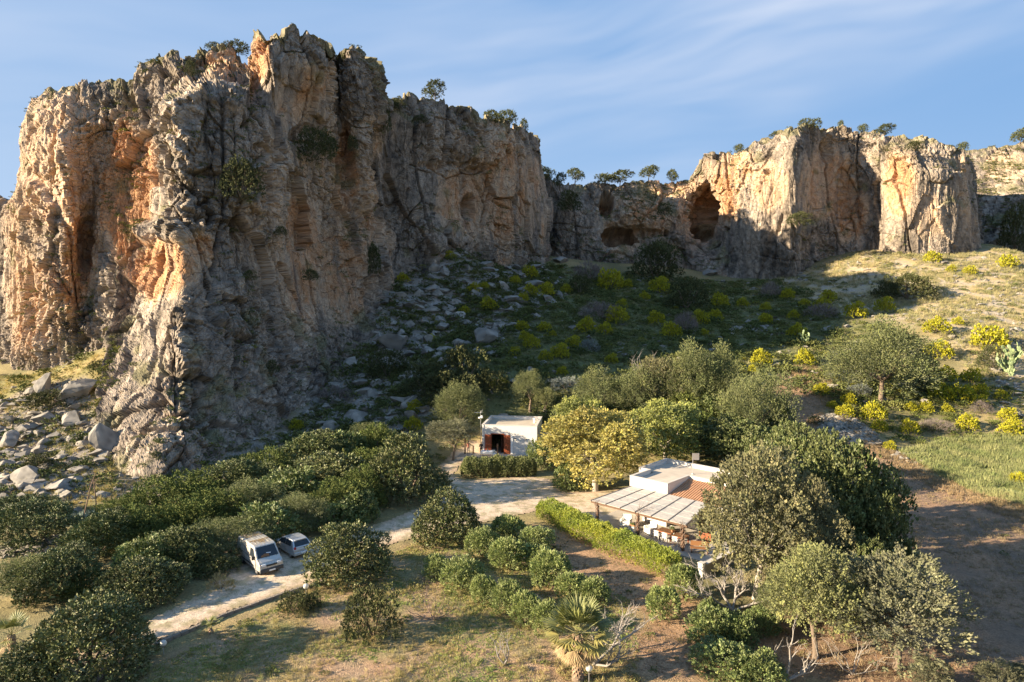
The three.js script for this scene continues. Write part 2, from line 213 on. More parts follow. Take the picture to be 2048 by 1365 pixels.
{ // pale gravel drive and yard
  const [x0, x1, d0, d1] = driveB, s = .3, n = Math.ceil((x1 - x0) / s) + 1, m = Math.ceil((d1 - d0) / s) + 1, id = new Int32Array(n * m).fill(-1), pos = [], uv = [], col = [], idx = [];
  const vert = (i, j) => { const k = j * n + i; if (id[k] < 0) { const x = x0 + i * s, d = d0 + j * s; id[k] = pos.length / 3; pos.push(x, lay(x, d) + .015 - .03 * sst(.34, .05, Math.abs(Math.abs(rutDist(x, d)) - .78)) + .035 * fbm(x * .8, 4, d * .8, 2), -d); uv.push(x, d); const t = clamp(.4 + 1.5 * fbm(x * .3, 6, d * .3, 4)), e = driveTest(x, d), w = clamp(.5 + 1.5 * fbm(x * .9, 3, d * .9, 3)); let c = mixc(C.drive, [.36, .28, .20], t * .8); const rt = Math.abs(Math.abs(rutDist(x, d)) - .78), ru = sst(.34, .08, rt) * clamp(.6 + 1.2 * fbm(x * .4, 9, d * .4, 2)); c = mixc(c, [.52, .44, .35], ru * .6); c = mixc(c, [.24, .18, .11], sst(.5, .1, Math.abs(rutDist(x, d))) * clamp(.3 + 1.6 * fbm(x * .5, 19, d * .5, 3)) * .7); c = mixc(c, [.27, .19, .115], sst(1.1, .1, e) * .7); c = mixc(c, [.16, .15, .06], sst(.62, .78, w + t * .2) * .55); col.push(...c); } return id[k]; };
  for (let j = 0; j < m - 1; j++) for (let i = 0; i < n - 1; i++) if (driveTest(x0 + (i + .5) * s, d0 + (j + .5) * s) > 0) { const a = vert(i, j), b = vert(i + 1, j), c = vert(i, j + 1), e = vert(i + 1, j + 1); idx.push(a, b, c, b, e, c); }
  const g = new THREE.BufferGeometry(); g.setAttribute('position', new THREE.Float32BufferAttribute(pos, 3)); g.setAttribute('uv', new THREE.Float32BufferAttribute(uv, 2)); g.setAttribute('color', new THREE.Float32BufferAttribute(col, 3)); g.setIndex(idx); g.computeVertexNormals();
  struct('driveway', g, new THREE.MeshStandardMaterial({ vertexColors: true, map: soilTex, bumpMap: soilBump, bumpScale: .03, roughness: 1, color: new THREE.Color().setRGB(1.6, 1.55, 1.5) }), 'pale gravel driveway and yard between the houses');
}


// ------------------------------------------------------------------ cliffs: each a wall of columns (photo column, row, distance), closed backwards to a plateau, broken up in 3D
const rockMat = new THREE.MeshStandardMaterial({ vertexColors: true, map: rockTex, bumpMap: rockBump, bumpScale: .34, roughness: 1 });
rockMat.color.setRGB(1.4, 1.37, 1.35);
const CREST = (x, z) => { const c = cell(x * .28, 2.5, z * .28); return c.h + c.tilt * .6; };
const cat = (a, b, c, d, t) => .5 * (2 * b + (c - a) * t + (2 * a - 5 * b + 4 * c - d) * t * t + (3 * b - a - 3 * c + d) * t * t * t);
const NORMALS = new Map();   // broken rock keeps its facets: shaded flat
function cliff(name, label, cols, U, Vn, o) {
  const R = 22, net = [];   // every column resampled to R rows: x, y, z, px, py
  for (const c of cols) {
    const L = [0]; for (let i = 1; i < c.length; i++) L.push(L[i - 1] + Math.hypot((c[i][0] - c[i - 1][0]) * .5, c[i][1] - c[i - 1][1]));
    const col = []; for (let r = 0; r < R; r++) { const s = L[L.length - 1] * r / (R - 1); let i = 0; while (i < c.length - 2 && L[i + 1] < s) i++; const t = (s - L[i]) / (L[i + 1] - L[i]), q = [0, 1, 2].map(k => lerp(c[i][k], c[i + 1][k], t)), p = at(q[0], q[1], q[2]); col.push([p.x, p.y, p.z, q[0], q[1]]); }
    net.push(col);
  }
  const N = net.length, cum = [0]; for (let i = 1; i < N; i++) { let s = 0; for (let r = 0; r < R; r += 3) s += Math.hypot(net[i][r][0] - net[i - 1][r][0], net[i][r][1] - net[i - 1][r][1], net[i][r][2] - net[i - 1][r][2]); cum.push(cum[i - 1] + s); }
  const K = o.cap ?? 10, T = 4, rows = T + Vn + K, P = new Float32Array(U * rows * 3), Q = new Float32Array(U * rows * 3), uv = new Float32Array(U * rows * 2);
  const curve = new Float64Array(R * 5);
  for (let u = 0; u < U; u++) {
    const s = cum[N - 1] * u / (U - 1); let i = 0; while (i < N - 2 && cum[i + 1] < s) i++; const t = (s - cum[i]) / (cum[i + 1] - cum[i]);
    for (let r = 0; r < R; r++) for (let k = 0; k < 5; k++) curve[r * 5 + k] = cat(net[Math.max(i - 1, 0)][r][k], net[i][r][k], net[i + 1][r][k], net[Math.min(i + 2, N - 1)][r][k], t);
    for (let v = 0; v < rows; v++) {
      const w = u * rows + v, f = clamp((v - T) / (Vn - 1)) * (R - 1), j = Math.min(Math.floor(f), R - 2), g = f - j, c = (k) => cat(curve[Math.max(j - 1, 0) * 5 + k], curve[j * 5 + k], curve[(j + 1) * 5 + k], curve[Math.min(j + 2, R - 1) * 5 + k], g);
      let x = c(0), y = c(1), z = c(2);
      if (v < T) { y -= (T - v) * 2.2; }
      if (v >= T + Vn) { const q = (v - T - Vn + 1) / K, e = q * q; const [ax, ay, az] = o.axis ? o.axis(x, y, z) : [x, y - 4, z - 60]; x = lerp(x, ax, e); z = lerp(z, az, e); y = lerp(y, ay, Math.pow(q, 1.5)); }
      P[3 * w] = x; P[3 * w + 1] = y; P[3 * w + 2] = z; Q[3 * w] = c(3); Q[3 * w + 1] = c(4); Q[3 * w + 2] = clamp((v - T) / (Vn - 1));
      uv[2 * w] = s / 7.5; uv[2 * w + 1] = y + (v > T + Vn ? v : 0);
    }
  }
  const idx = new Uint32Array((U - 1) * (rows - 1) * 6); let q = 0;
  for (let u = 0; u < U - 1; u++) for (let v = 0; v < rows - 1; v++) { const a = u * rows + v, b = a + rows; idx[q++] = a; idx[q++] = b; idx[q++] = a + 1; idx[q++] = b; idx[q++] = b + 1; idx[q++] = a + 1; }
  const g = new THREE.BufferGeometry(); g.setAttribute('position', new THREE.BufferAttribute(P, 3)); g.setAttribute('uv', new THREE.BufferAttribute(uv, 2)); g.setIndex(new THREE.BufferAttribute(idx, 1)); g.computeVertexNormals();
  // smooth normals of the bare wall, over a wide neighbourhood
  const n0 = g.attributes.normal.array, S = new Float32Array(n0.length), st = 8;
  for (let u = 0; u < U; u++) for (let v = 0; v < rows; v++) { const w = 3 * (u * rows + v); let a = 0, b = 0, c = 0; for (let i = -2; i < 3; i++) for (let j = -2; j < 3; j++) { const uu = clamp(u + i * st, 0, U - 1), vv = clamp(v + j * st, 0, T + Vn - 1), k = 3 * (uu * rows + vv); a += n0[k]; b += n0[k + 1]; c += n0[k + 2]; } const l = Math.hypot(a, b, c) || 1; S[w] = a / l; S[w + 1] = b / l; S[w + 2] = c / l; }
  const col = new Float32Array(U * rows * 3), A = o.amp ?? 1;
  for (let w = 0; w < U * rows; w++) {
    const k = 3 * w, x = P[k], y = P[k + 1], z = P[k + 2], px = Q[k], py = Q[k + 1], v = Q[k + 2];
    const wx = x + .8 * noise(x * .12, y * .12, z * .12 + 5), wy = y + 1.1 * noise(x * .12 + 9, y * .12, z * .12), wz = z + .8 * noise(x * .12, y * .12 + 7, z * .12);
    const big = -1.5 + 2.0 * ridge(wx * .05, wy * .014, wz * .05, 2) + 1.3 * fbm(wx * .10, wy * .045, wz * .10, 2);
    const flute = clamp((o.flute ?? .2) + 1.1 * noise(x * .035 + 3, y * .03, z * .035) + ((o.fluted ?? 0) ? sst(360, 250, px) * .5 : 0));   // how runnelled the face is here
    const fl = (1.5 * ridge(wx * .20, wy * .028, wz * .20, 2) + .75 * ridge(wx * .62 + 4, wy * .07, wz * .62, 2) + .3 * ridge(wx * 1.7, wy * .16, wz * 1.7, 2)) * flute;
    const jx = wx + .25 * noise(wx * .5, wy * .5, wz * .5), jy = wy + .14 * wx + .35 * noise(wx * .35 + 7, wy * .35, wz * .35), jz = wz + .25 * noise(wx * .5, wy * .5 + 3, wz * .5), blk = 1 - .55 * flute;
    let c = cell(jx * .15, jy * .09 + jx * .03, jz * .15); const h1 = c.h * 2.1 + c.tilt * 1.9, k1 = 1 - sst(.005, .045, c.crack);
    c = cell(jx * .38 + 7, jy * .21 + 3, jz * .38, .85); const h2 = c.h * 1.55 + c.tilt * .75, k2 = 1 - sst(.01, .08, c.crack);
    c = cell(jx * 1.0, jy * 1.05, jz * 1.0 + 4, .8); const h3 = c.h * .55 + c.tilt * .3, k3 = 1 - sst(0, .12, c.crack);
    c = cell(jx * 2.3 + 5, jy * 1.9, jz * 2.3); const h4 = c.h * .20 + c.tilt * .2;
    const rough = .16 + .95 * sst(-.2, .35, noise(x * .05 + 20, y * .05, z * .05)), open = sst(-.1, .3, noise(x * .08, y * .08 + 30, z * .08));
    const sy = (wy + .14 * wx) * .17 + .5 * noise(wx * .05, 3, wz * .05), sf = sy - Math.floor(sy), strata = .3 * ridge(wx * .03, wy * .36 + wx * .05, wz * .03, 2) + .28 * (sst(0, .12, sf) - sf) * sst(-.25, .25, noise(x * .04, y * .06 + 40, z * .04));
    const crk = sst(.035, .004, Math.abs(noise(jx * .085 + 70, jy * .016, jz * .085))) * 1.3 + sst(.03, .004, Math.abs(noise(jx * .022, jy * .085 + 70, jz * .022))) * .8 * open + sst(.05, .006, Math.abs(noise(jx * .25 + 90, jy * .05, jz * .25))) * .28;
    const pit = -crk - .6 * sst(.42, .6, noise(x * .3 + 60, y * .22, z * .3)) - .35 * sst(.4, .6, noise(x * .9 + 60, y * .6, z * .9));
    let d = A * (big + fl + (h1 - k1 * 1.1 * open) * blk + (h2 - k2 * .6 * open) * rough * blk + (h3 - k3 * .12) * rough + h4 * rough + strata * rough * blk + pit + .14 * fbm(wx * .9, wy * .5, wz * .9, 3));
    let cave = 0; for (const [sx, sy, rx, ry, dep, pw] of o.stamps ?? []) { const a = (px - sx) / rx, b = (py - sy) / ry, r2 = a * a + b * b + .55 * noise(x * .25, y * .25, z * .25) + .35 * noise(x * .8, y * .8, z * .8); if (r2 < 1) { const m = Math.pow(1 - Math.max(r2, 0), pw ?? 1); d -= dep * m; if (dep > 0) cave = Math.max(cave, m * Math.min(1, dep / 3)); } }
    const low = sst(0, .08, v); d *= lerp(.6, 1, low);
    const nx = S[k], ny = S[k + 1], nz = S[k + 2];
    const crest = sst(.88, 1, v); P[k] += nx * d; P[k + 1] += ny * d * .75 + crest * A * (1.5 * ridge(x * .16, 4, z * .16, 3) + 1.6 * CREST(x, z) - .9); P[k + 2] += nz * d;
    // colour: weathered grey where rain runs, ochre and rust where the face overhangs or has broken away
    const n1 = fbm(wx * .06 + 11, wy * .035, wz * .06, 3), n2 = fbm(x * .5, y * .09, z * .5 + 3, 3), n3 = fbm(x * .9, y * .9, z * .9, 2);
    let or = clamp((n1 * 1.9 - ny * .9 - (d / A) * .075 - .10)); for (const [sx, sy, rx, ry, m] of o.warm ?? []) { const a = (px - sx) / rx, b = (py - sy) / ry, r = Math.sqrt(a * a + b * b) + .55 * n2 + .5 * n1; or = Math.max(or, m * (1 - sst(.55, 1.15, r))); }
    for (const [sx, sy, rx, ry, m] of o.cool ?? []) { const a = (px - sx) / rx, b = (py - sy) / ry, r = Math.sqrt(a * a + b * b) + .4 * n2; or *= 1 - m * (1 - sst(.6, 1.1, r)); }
    or = clamp(or + n2 * .35 * sst(.05, .3, or));
    const gl = .215 + .22 * n3 + .24 * fbm(wx * .2, wy * .09, wz * .2 + 8, 3) + .10 * CELL.h - .06 * k2; let r = gl * 1.17, gg = gl * .985, b = gl * .79;
    const wr = [.46, .345, .24], or2 = [.44, .25, .13], t1 = sst(.05, .44, or), t2 = sst(.38, .9, or + n3 * .5 + n2 * .4);
    r = lerp(r, wr[0], t1); gg = lerp(gg, wr[1], t1); b = lerp(b, wr[2], t1); r = lerp(r, or2[0], t2); gg = lerp(gg, or2[1], t2); b = lerp(b, or2[2], t2);
    const streak = sst(.10, .38, fbm(x * .42 + 30, y * .03, z * .42, 3)) * .6; r = lerp(r, .13, streak); gg = lerp(gg, .12, streak); b = lerp(b, .11, streak);
    const moss = sst(.22, .42, fbm(x * .16 + 50, y * .2, z * .16, 3) + .28 * Math.max(ny, 0) + (v > .985 ? .25 : 0)) * .55; r = lerp(r, .15, moss); gg = lerp(gg, .15, moss); b = lerp(b, .06, moss);
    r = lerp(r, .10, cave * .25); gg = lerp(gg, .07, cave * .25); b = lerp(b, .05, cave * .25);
    col[k] = Math.max(r, .03); col[k + 1] = Math.max(gg, .03); col[k + 2] = Math.max(b, .03);
  }
  g.setAttribute('color', new THREE.BufferAttribute(col, 3)); g.computeVertexNormals();
  NORMALS.set(g, g.attributes.normal); g.deleteAttribute('normal');
  return struct(name, g, rockMat, label);
}
const massif = [
  [[-160, 760, 150], [-90, 440, 152]],
  [[-24, 745, 130], [0, 560, 129], [4, 450, 130], [14, 404, 132]],
  [[28, 745, 122], [34, 560, 122], [35, 450, 123], [44, 382, 126]],
  [[72, 745, 118], [66, 560, 117], [52, 420, 117], [46, 340, 118], [60, 250, 120], [84, 206, 124]],
  [[125, 745, 114], [125, 500, 113], [122, 350, 114], [130, 230, 116], [142, 187, 121]],
  [[185, 735, 113], [180, 520, 119], [187, 350, 118], [190, 240, 117], [200, 166, 121]],
  [[235, 715, 109], [232, 560, 112], [237, 400, 116.5], [247, 280, 117.5], [272, 150, 120]],
  [[198, 935, 83], [200, 840, 90], [215, 760, 97], [250, 690, 103], [272, 600, 108], [280, 450, 113], [292, 300, 114.5], [302, 200, 116], [318, 118, 119]],
  [[258, 965, 79], [264, 860, 84], [282, 780, 89], [302, 700, 94], [320, 600, 100], [320, 500, 107], [322, 400, 109], [325, 300, 109], [330, 205, 111], [348, 124, 117]],
  [[332, 972, 78.5], [345, 800, 86], [346, 650, 92], [372, 540, 97], [350, 460, 98.5], [330, 400, 100.5], [331, 300, 101.5], [334, 202, 103], [350, 178, 114], [384, 150, 117], [390, 97, 119]],
  [[400, 955, 82], [410, 800, 90.5], [420, 650, 98], [424, 540, 102.5], [404, 450, 103], [402, 300, 105], [410, 215, 106.5], [414, 170, 106], [424, 158, 117], [440, 88, 121]],
  [[480, 910, 91], [480, 750, 99], [490, 600, 105], [490, 450, 107], [480, 300, 106], [486, 210, 108], [492, 168, 110], [494, 155, 119], [497, 114, 122]],
  [[505, 895, 94], [512, 750, 101], [520, 600, 107], [518, 450, 109], [505, 300, 109], [504, 220, 112], [505, 160, 118], [505, 110, 119], [505, 62, 119]],
  [[540, 875, 97], [550, 760, 105], [552, 650, 111], [550, 540, 113], [548, 450, 113], [545, 330, 113], [545, 220, 114], [543, 150, 113], [535, 100, 113], [532, 58, 115]],
  [[600, 830, 106], [602, 720, 114], [604, 620, 119], [596, 520, 120], [590, 450, 120], [590, 300, 120], [580, 200, 119], [578, 120, 118], [577, 50, 120]],
  [[660, 785, 115], [662, 700, 122], [666, 620, 127], [665, 550, 128], [650, 420, 128], [650, 300, 128], [655, 220, 126], [654, 150, 123], [650, 76, 124]],
  [[700, 745, 121], [706, 660, 129], [715, 560, 133], [700, 430, 134], [688, 300, 137], [672, 220, 138], [668, 150, 139], [664, 109, 140]],
  [[735, 690, 128], [740, 610, 135], [736, 500, 138], [730, 380, 138], [718, 250, 136], [706, 170, 134], [697, 98, 135]],
  [[765, 645, 137], [766, 570, 143], [760, 450, 146], [752, 330, 146], [757, 250, 144], [757, 200, 143], [750, 130, 143]],
  [[792, 605, 149], [792, 480, 154], [790, 380, 155], [785, 280, 155], [781, 230, 154], [777, 192, 154]],
  [[850, 555, 155], [850, 450, 157], [842, 330, 158], [840, 250, 158], [840, 188, 162]],
  [[910, 500, 164], [905, 420, 165], [905, 330, 165], [908, 260, 166], [915, 212, 169]],
  [[970, 535, 171], [960, 430, 172], [955, 330, 170], [960, 280, 171], [965, 241, 174]],
  [[1030, 540, 179], [1040, 430, 180], [1032, 330, 178], [1032, 290, 179], [1020, 249, 183]],
  [[1080, 532, 187], [1085, 420, 188], [1075, 360, 187], [1070, 310, 187], [1060, 267, 190]],
  [[1098, 530, 200], [1098, 420, 203], [1092, 370, 204], [1085, 330, 205], [1075, 291, 206]],
];
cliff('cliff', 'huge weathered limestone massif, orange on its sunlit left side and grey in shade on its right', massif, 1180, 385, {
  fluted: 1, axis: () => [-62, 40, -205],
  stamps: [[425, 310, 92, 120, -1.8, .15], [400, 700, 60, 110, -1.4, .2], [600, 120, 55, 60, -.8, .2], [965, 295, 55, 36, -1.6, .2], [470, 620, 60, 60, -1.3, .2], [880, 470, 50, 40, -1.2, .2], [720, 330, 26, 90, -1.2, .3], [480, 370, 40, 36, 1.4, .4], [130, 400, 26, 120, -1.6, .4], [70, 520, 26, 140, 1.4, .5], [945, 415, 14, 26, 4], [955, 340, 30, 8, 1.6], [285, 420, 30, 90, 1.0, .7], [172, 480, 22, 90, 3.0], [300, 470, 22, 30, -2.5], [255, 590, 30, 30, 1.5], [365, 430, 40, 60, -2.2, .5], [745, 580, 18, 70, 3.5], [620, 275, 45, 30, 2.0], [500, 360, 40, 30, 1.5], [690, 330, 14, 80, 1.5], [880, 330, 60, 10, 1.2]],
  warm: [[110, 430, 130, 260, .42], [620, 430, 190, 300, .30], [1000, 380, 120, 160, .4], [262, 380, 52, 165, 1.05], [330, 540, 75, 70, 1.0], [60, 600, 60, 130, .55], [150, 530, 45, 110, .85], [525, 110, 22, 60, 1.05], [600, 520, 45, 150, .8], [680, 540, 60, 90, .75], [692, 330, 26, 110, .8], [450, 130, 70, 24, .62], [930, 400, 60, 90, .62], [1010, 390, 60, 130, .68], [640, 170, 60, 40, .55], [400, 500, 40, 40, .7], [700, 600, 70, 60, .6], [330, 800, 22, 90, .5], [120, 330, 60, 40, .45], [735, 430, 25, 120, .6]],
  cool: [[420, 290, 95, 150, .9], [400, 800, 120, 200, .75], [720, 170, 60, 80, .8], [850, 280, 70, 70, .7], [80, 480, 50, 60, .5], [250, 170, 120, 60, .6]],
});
const backWall = [
  [[1060, 545, 190], [1066, 440, 198], [1070, 335, 202]],
  [[1092, 540, 203], [1094, 440, 206], [1088, 347, 209]],
  [[1120, 535, 202], [1122, 440, 206], [1116, 364, 210]],
  [[1165, 535, 202], [1165, 440, 206], [1165, 368, 212]],
  [[1212, 530, 203], [1212, 470, 209], [1212, 420, 210], [1210, 366, 214]],
  [[1260, 528, 205], [1260, 460, 210], [1260, 430, 206], [1255, 368, 214]],
  [[1310, 530, 206], [1310, 440, 206], [1310, 364, 215]],
  [[1355, 530, 205], [1355, 440, 206], [1355, 400, 208], [1352, 362, 215]],
  [[1384, 530, 205], [1380, 440, 211], [1385, 400, 212], [1392, 357, 211], [1396, 347, 209]],
  [[1420, 540, 201], [1416, 470, 213], [1412, 420, 214], [1410, 360, 208], [1411, 310, 205]],
  [[1465, 555, 196], [1460, 480, 200], [1450, 420, 204], [1446, 350, 202], [1450, 302, 203]],
  [[1500, 562, 195], [1500, 460, 195], [1500, 380, 196], [1500, 292, 201]],
  [[1550, 565, 193], [1550, 450, 191], [1550, 350, 192], [1545, 300, 195], [1545, 272, 199]],
  [[1595, 560, 190], [1595, 450, 187], [1592, 350, 187], [1590, 280, 189], [1585, 256, 193]],
  [[1628, 555, 197], [1628, 450, 199], [1626, 350, 200], [1622, 251, 199]],
  [[1675, 540, 198], [1675, 430, 201], [1672, 340, 202], [1675, 256, 202]],
  [[1725, 520, 196], [1725, 430, 199], [1720, 340, 200], [1725, 262, 201]],
  [[1757, 512, 194], [1757, 430, 194], [1757, 330, 195], [1758, 280, 198], [1757, 266, 200]],
  [[1778, 512, 190], [1778, 430, 190], [1772, 330, 191.5], [1768, 290, 194], [1775, 267, 197]],
  [[1825, 516, 186], [1825, 430, 185], [1820, 340, 186], [1830, 274, 192]],
  [[1880, 514, 185], [1880, 430, 184], [1875, 350, 185], [1880, 286, 190]],
  [[1925, 512, 187], [1922, 420, 186], [1920, 350, 187], [1920, 292, 190]],
  [[1952, 510, 192], [1950, 420, 192], [1942, 370, 192], [1935, 312, 194]],
  [[1962, 500, 212], [1958, 420, 214], [1948, 370, 215], [1942, 318, 217]],
];
cliff('cliff', 'sunlit cream and ochre limestone cliff with caves at its left end, in the right background', backWall, 820, 185, {
  amp: .82, flute: .5, axis: (x, y, z) => [x + 6, y - 3, z - 55],
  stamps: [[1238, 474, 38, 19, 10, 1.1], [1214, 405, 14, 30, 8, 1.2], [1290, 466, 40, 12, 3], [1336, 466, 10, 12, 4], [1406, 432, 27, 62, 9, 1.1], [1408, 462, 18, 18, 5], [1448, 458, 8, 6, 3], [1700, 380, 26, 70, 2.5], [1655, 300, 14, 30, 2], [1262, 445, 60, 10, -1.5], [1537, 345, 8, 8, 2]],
  warm: [[1400, 420, 52, 90, .5], [1450, 380, 30, 80, .75], [1240, 440, 60, 70, .5], [1300, 430, 60, 50, .6], [1340, 375, 60, 30, .55], [1660, 370, 60, 90, .62], [1800, 370, 35, 70, .8], [1540, 370, 40, 60, .55], [1700, 430, 40, 60, .7], [1480, 330, 40, 50, .6], [1860, 430, 40, 60, .35]],
  cool: [[1550, 500, 130, 60, .8], [1150, 470, 60, 80, .8], [1840, 300, 60, 30, .6]],
});
cliff('cliff', 'pale craggy rock slope behind the right cliff at the picture edge', [
  [[1900, 520, 240], [1905, 420, 246], [1905, 300, 258]], [[1950, 505, 228], [1945, 400, 240], [1940, 302, 255]], [[1990, 480, 222], [1990, 400, 236], [1990, 292, 254]], [[2050, 470, 216], [2050, 380, 232], [2045, 284, 252]], [[2130, 460, 212], [2130, 370, 230], [2130, 268, 250]], [[2300, 440, 205], [2300, 350, 225], [2300, 250, 245]], [[2900, 420, 190], [2900, 320, 210], [2900, 230, 230]]], 280, 80, { amp: .8, axis: (x, y, z) => [x + 10, y - 2, z - 40], warm: [[2020, 330, 60, 40, .3]] });

//#CLIFFS_END
//#PLANTS
// ------------------------------------------------------------------ leaves and crowns
const leafMat = (o = {}) => new THREE.MeshPhysicalMaterial({ vertexColors: true, side: THREE.DoubleSide, roughness: .75, ...o });
const M = {
  leaf: leafMat({ roughness: .62, transmission: .3, thickness: 0 }), gloss: leafMat({ roughness: .5, specularIntensity: .6 }), dull: leafMat({ roughness: .9, transmission: .3, thickness: 0 }), dense: leafMat({ roughness: .85, specularIntensity: .4 }),
  bark: std([.16, .12, .085], { roughness: 1, bumpMap: rockBump, bumpScale: .05 }), paleBark: std([.36, .32, .27], { roughness: 1 }), dead: std([.30, .27, .235], { roughness: 1 }), deadBrown: std([.20, .135, .10], { roughness: 1 }), deadGrey: std([.28, .25, .23], { roughness: 1 }),
};
class Leaves {   // collects four-cornered leaves, each folded along its midrib
  constructor() { this.p = []; this.c = []; this.i = []; }
  add(x, y, z, ax, ay, az, nx, ny, nz, L, W, c) {
    let sx = ay * nz - az * ny, sy = az * nx - ax * nz, sz = ax * ny - ay * nx; const l = Math.hypot(sx, sy, sz) || 1; sx *= W / l; sy *= W / l; sz *= W / l;
    const k = this.p.length / 3, m = .45 * L, f = W * .35;
    this.p.push(x, y, z, x + ax * m + sx - nx * f, y + ay * m + sy - ny * f, z + az * m + sz - nz * f, x + ax * L, y + ay * L, z + az * L, x + ax * m - sx - nx * f, y + ay * m - sy - ny * f, z + az * m - sz - nz * f);
    for (let q = 0; q < 4; q++) this.c.push(c[0], c[1], c[2]);
    this.i.push(k, k + 1, k + 2, k, k + 2, k + 3);
  }
  build() { const g = new THREE.BufferGeometry(); g.setAttribute('position', new THREE.Float32BufferAttribute(this.p, 3)); g.setAttribute('color', new THREE.Float32BufferAttribute(this.c, 3)); g.setIndex(this.i); g.computeVertexNormals(); return g; }
}
// a crown one unit wide (radius 1) and one high: lobes, sprays on the lobes, leaves on the sprays
function crown(o) {
  const r = rng(o.seed), H = o.H ?? 1.1, base = o.base ?? 0, lobes = [], L = new Leaves(), ry = o.ball ? H / 2 : H * (1 - base) * .95, cy = o.ball ? H / 2 : H * .08;
  for (let i = 0; i < o.lobes; i++) {
    const a = r() * TAU, u = o.ball ? lerp(-.85, 1, r()) : Math.pow(r(), .8) * 1, s = Math.sqrt(1 - Math.min(u * u, 1)), jt = o.jit ?? 1, k = (o.core ?? .62) * lerp(1 - .22 * jt, 1 + .18 * jt, r()), q = o.lobe * lerp(1 - .3 * jt, 1 + .3 * jt, r());
    lobes.push([Math.cos(a) * s * k, cy + u * k * ry, Math.sin(a) * s * k, q, lerp(.8, 1.2, r()), r()]);
  }
  if (o.skirt) for (let i = 0; i < 12; i++) { const a = (i + r() * .6) / 12 * TAU, k = (o.core ?? .62) * lerp(.95, 1.12, r()); lobes.push([Math.cos(a) * k, H * .13, Math.sin(a) * k, o.lobe * lerp(.75, 1, r()), lerp(.85, 1.15, r()), r()]); }
  lobes.push([0, cy + ry * .25, 0, o.lobe * 1.35, 1, .5]);
  const tot = lobes.reduce((s, l) => s + l[3] * l[3], 0), sprays = Math.round(o.leaves / o.per);
  for (const l of lobes) for (let n = Math.round(sprays * l[3] * l[3] / tot); n > 0; n--) {
    let x, y, z, d; do { x = r() * 2 - 1; y = r() * 2 - 1; z = r() * 2 - 1; d = x * x + y * y + z * z; } while (d > 1 || d < .05);
    d = 1 / Math.sqrt(d); x *= d; y *= d; z *= d;
    if (y < -.25 && r() < .7) y = -y;
    const k = l[3] * (r() < .2 ? lerp(.3, .8, r()) : lerp(.82, 1.12, r())) , vy = l[3] * H * .62; let px = l[0] + x * k, py = l[1] + y * k * (H > 1.3 ? 1.15 : .95), pz = l[2] + z * k;
    let hid = false; for (const m of lobes) if (m !== l && (px - m[0]) ** 2 + (py - m[1]) ** 2 + (pz - m[2]) ** 2 < (m[3] * .72) ** 2) hid = true; if (hid && r() < .85) continue;
    if (py < .01) { if (o.ball) continue; py = r() * .06; }
    if (o.clip) { const q = Math.hypot(px, pz) / 1.0; if (q > 1.05) continue; }
    const t = l[4] * lerp(1 - o.vary, 1 + o.vary, r()), tip = r() < (o.tips ?? .2) ? r() : 0, h2 = l[5];
    const ol = Math.hypot(px, py - cy, pz) || 1, gx = px / ol * .5 + x * .7, gy = (py - cy) / ol * .5 + y * .7 + (o.up ?? .15), gz = pz / ol * .5 + z * .7;
    for (let q = 0; q < o.per; q++) {
      const j = () => (r() + r() + r() - 1.5) * 1.2, s = o.spray; let ax = gx + j() * o.loose, ay = gy + j() * o.loose, az = gz + j() * o.loose; const al = Math.hypot(ax, ay, az) || 1; ax /= al; ay /= al; az /= al;
      const along = r() * s * (o.wisp ?? 1), nx = gx + j(), ny = gy + .5 + j(), nz = gz + j(), nl = Math.hypot(nx, ny, nz) || 1, e = t * lerp(.8, 1.2, r());
      const c = mixc(mixc(o.col, o.col2 ?? o.col, clamp(h2 * .7 + r() * .3)), o.tip ?? o.col, tip * lerp(.5, 1, r()));
      L.add(px + j() * s * .6 + gx * along, py + j() * s * .6 + gy * along, pz + j() * s * .6 + gz * along, ax, ay, az, nx / nl, ny / nl, nz / nl, o.L * lerp(.7, 1.3, r()), o.W * lerp(.7, 1.3, r()), [c[0] * e, c[1] * e, c[2] * e]);
    }
  }
  const P = L.p; for (let i = 1; i < P.length; i += 3) P[i] = P[i] / H;   // one high
  let top = 0; for (let i = 1; i < P.length; i += 3) top = Math.max(top, P[i]); let wide = []; for (let i = 0; i < P.length; i += 36) wide.push(Math.hypot(P[i], P[i + 2])); wide.sort((a, b) => a - b); const w = wide[Math.floor(wide.length * .97)];
  for (let i = 0; i < P.length; i += 3) { P[i] /= w; P[i + 2] /= w; P[i + 1] *= 1.02 / top; }
  return L.build();
}
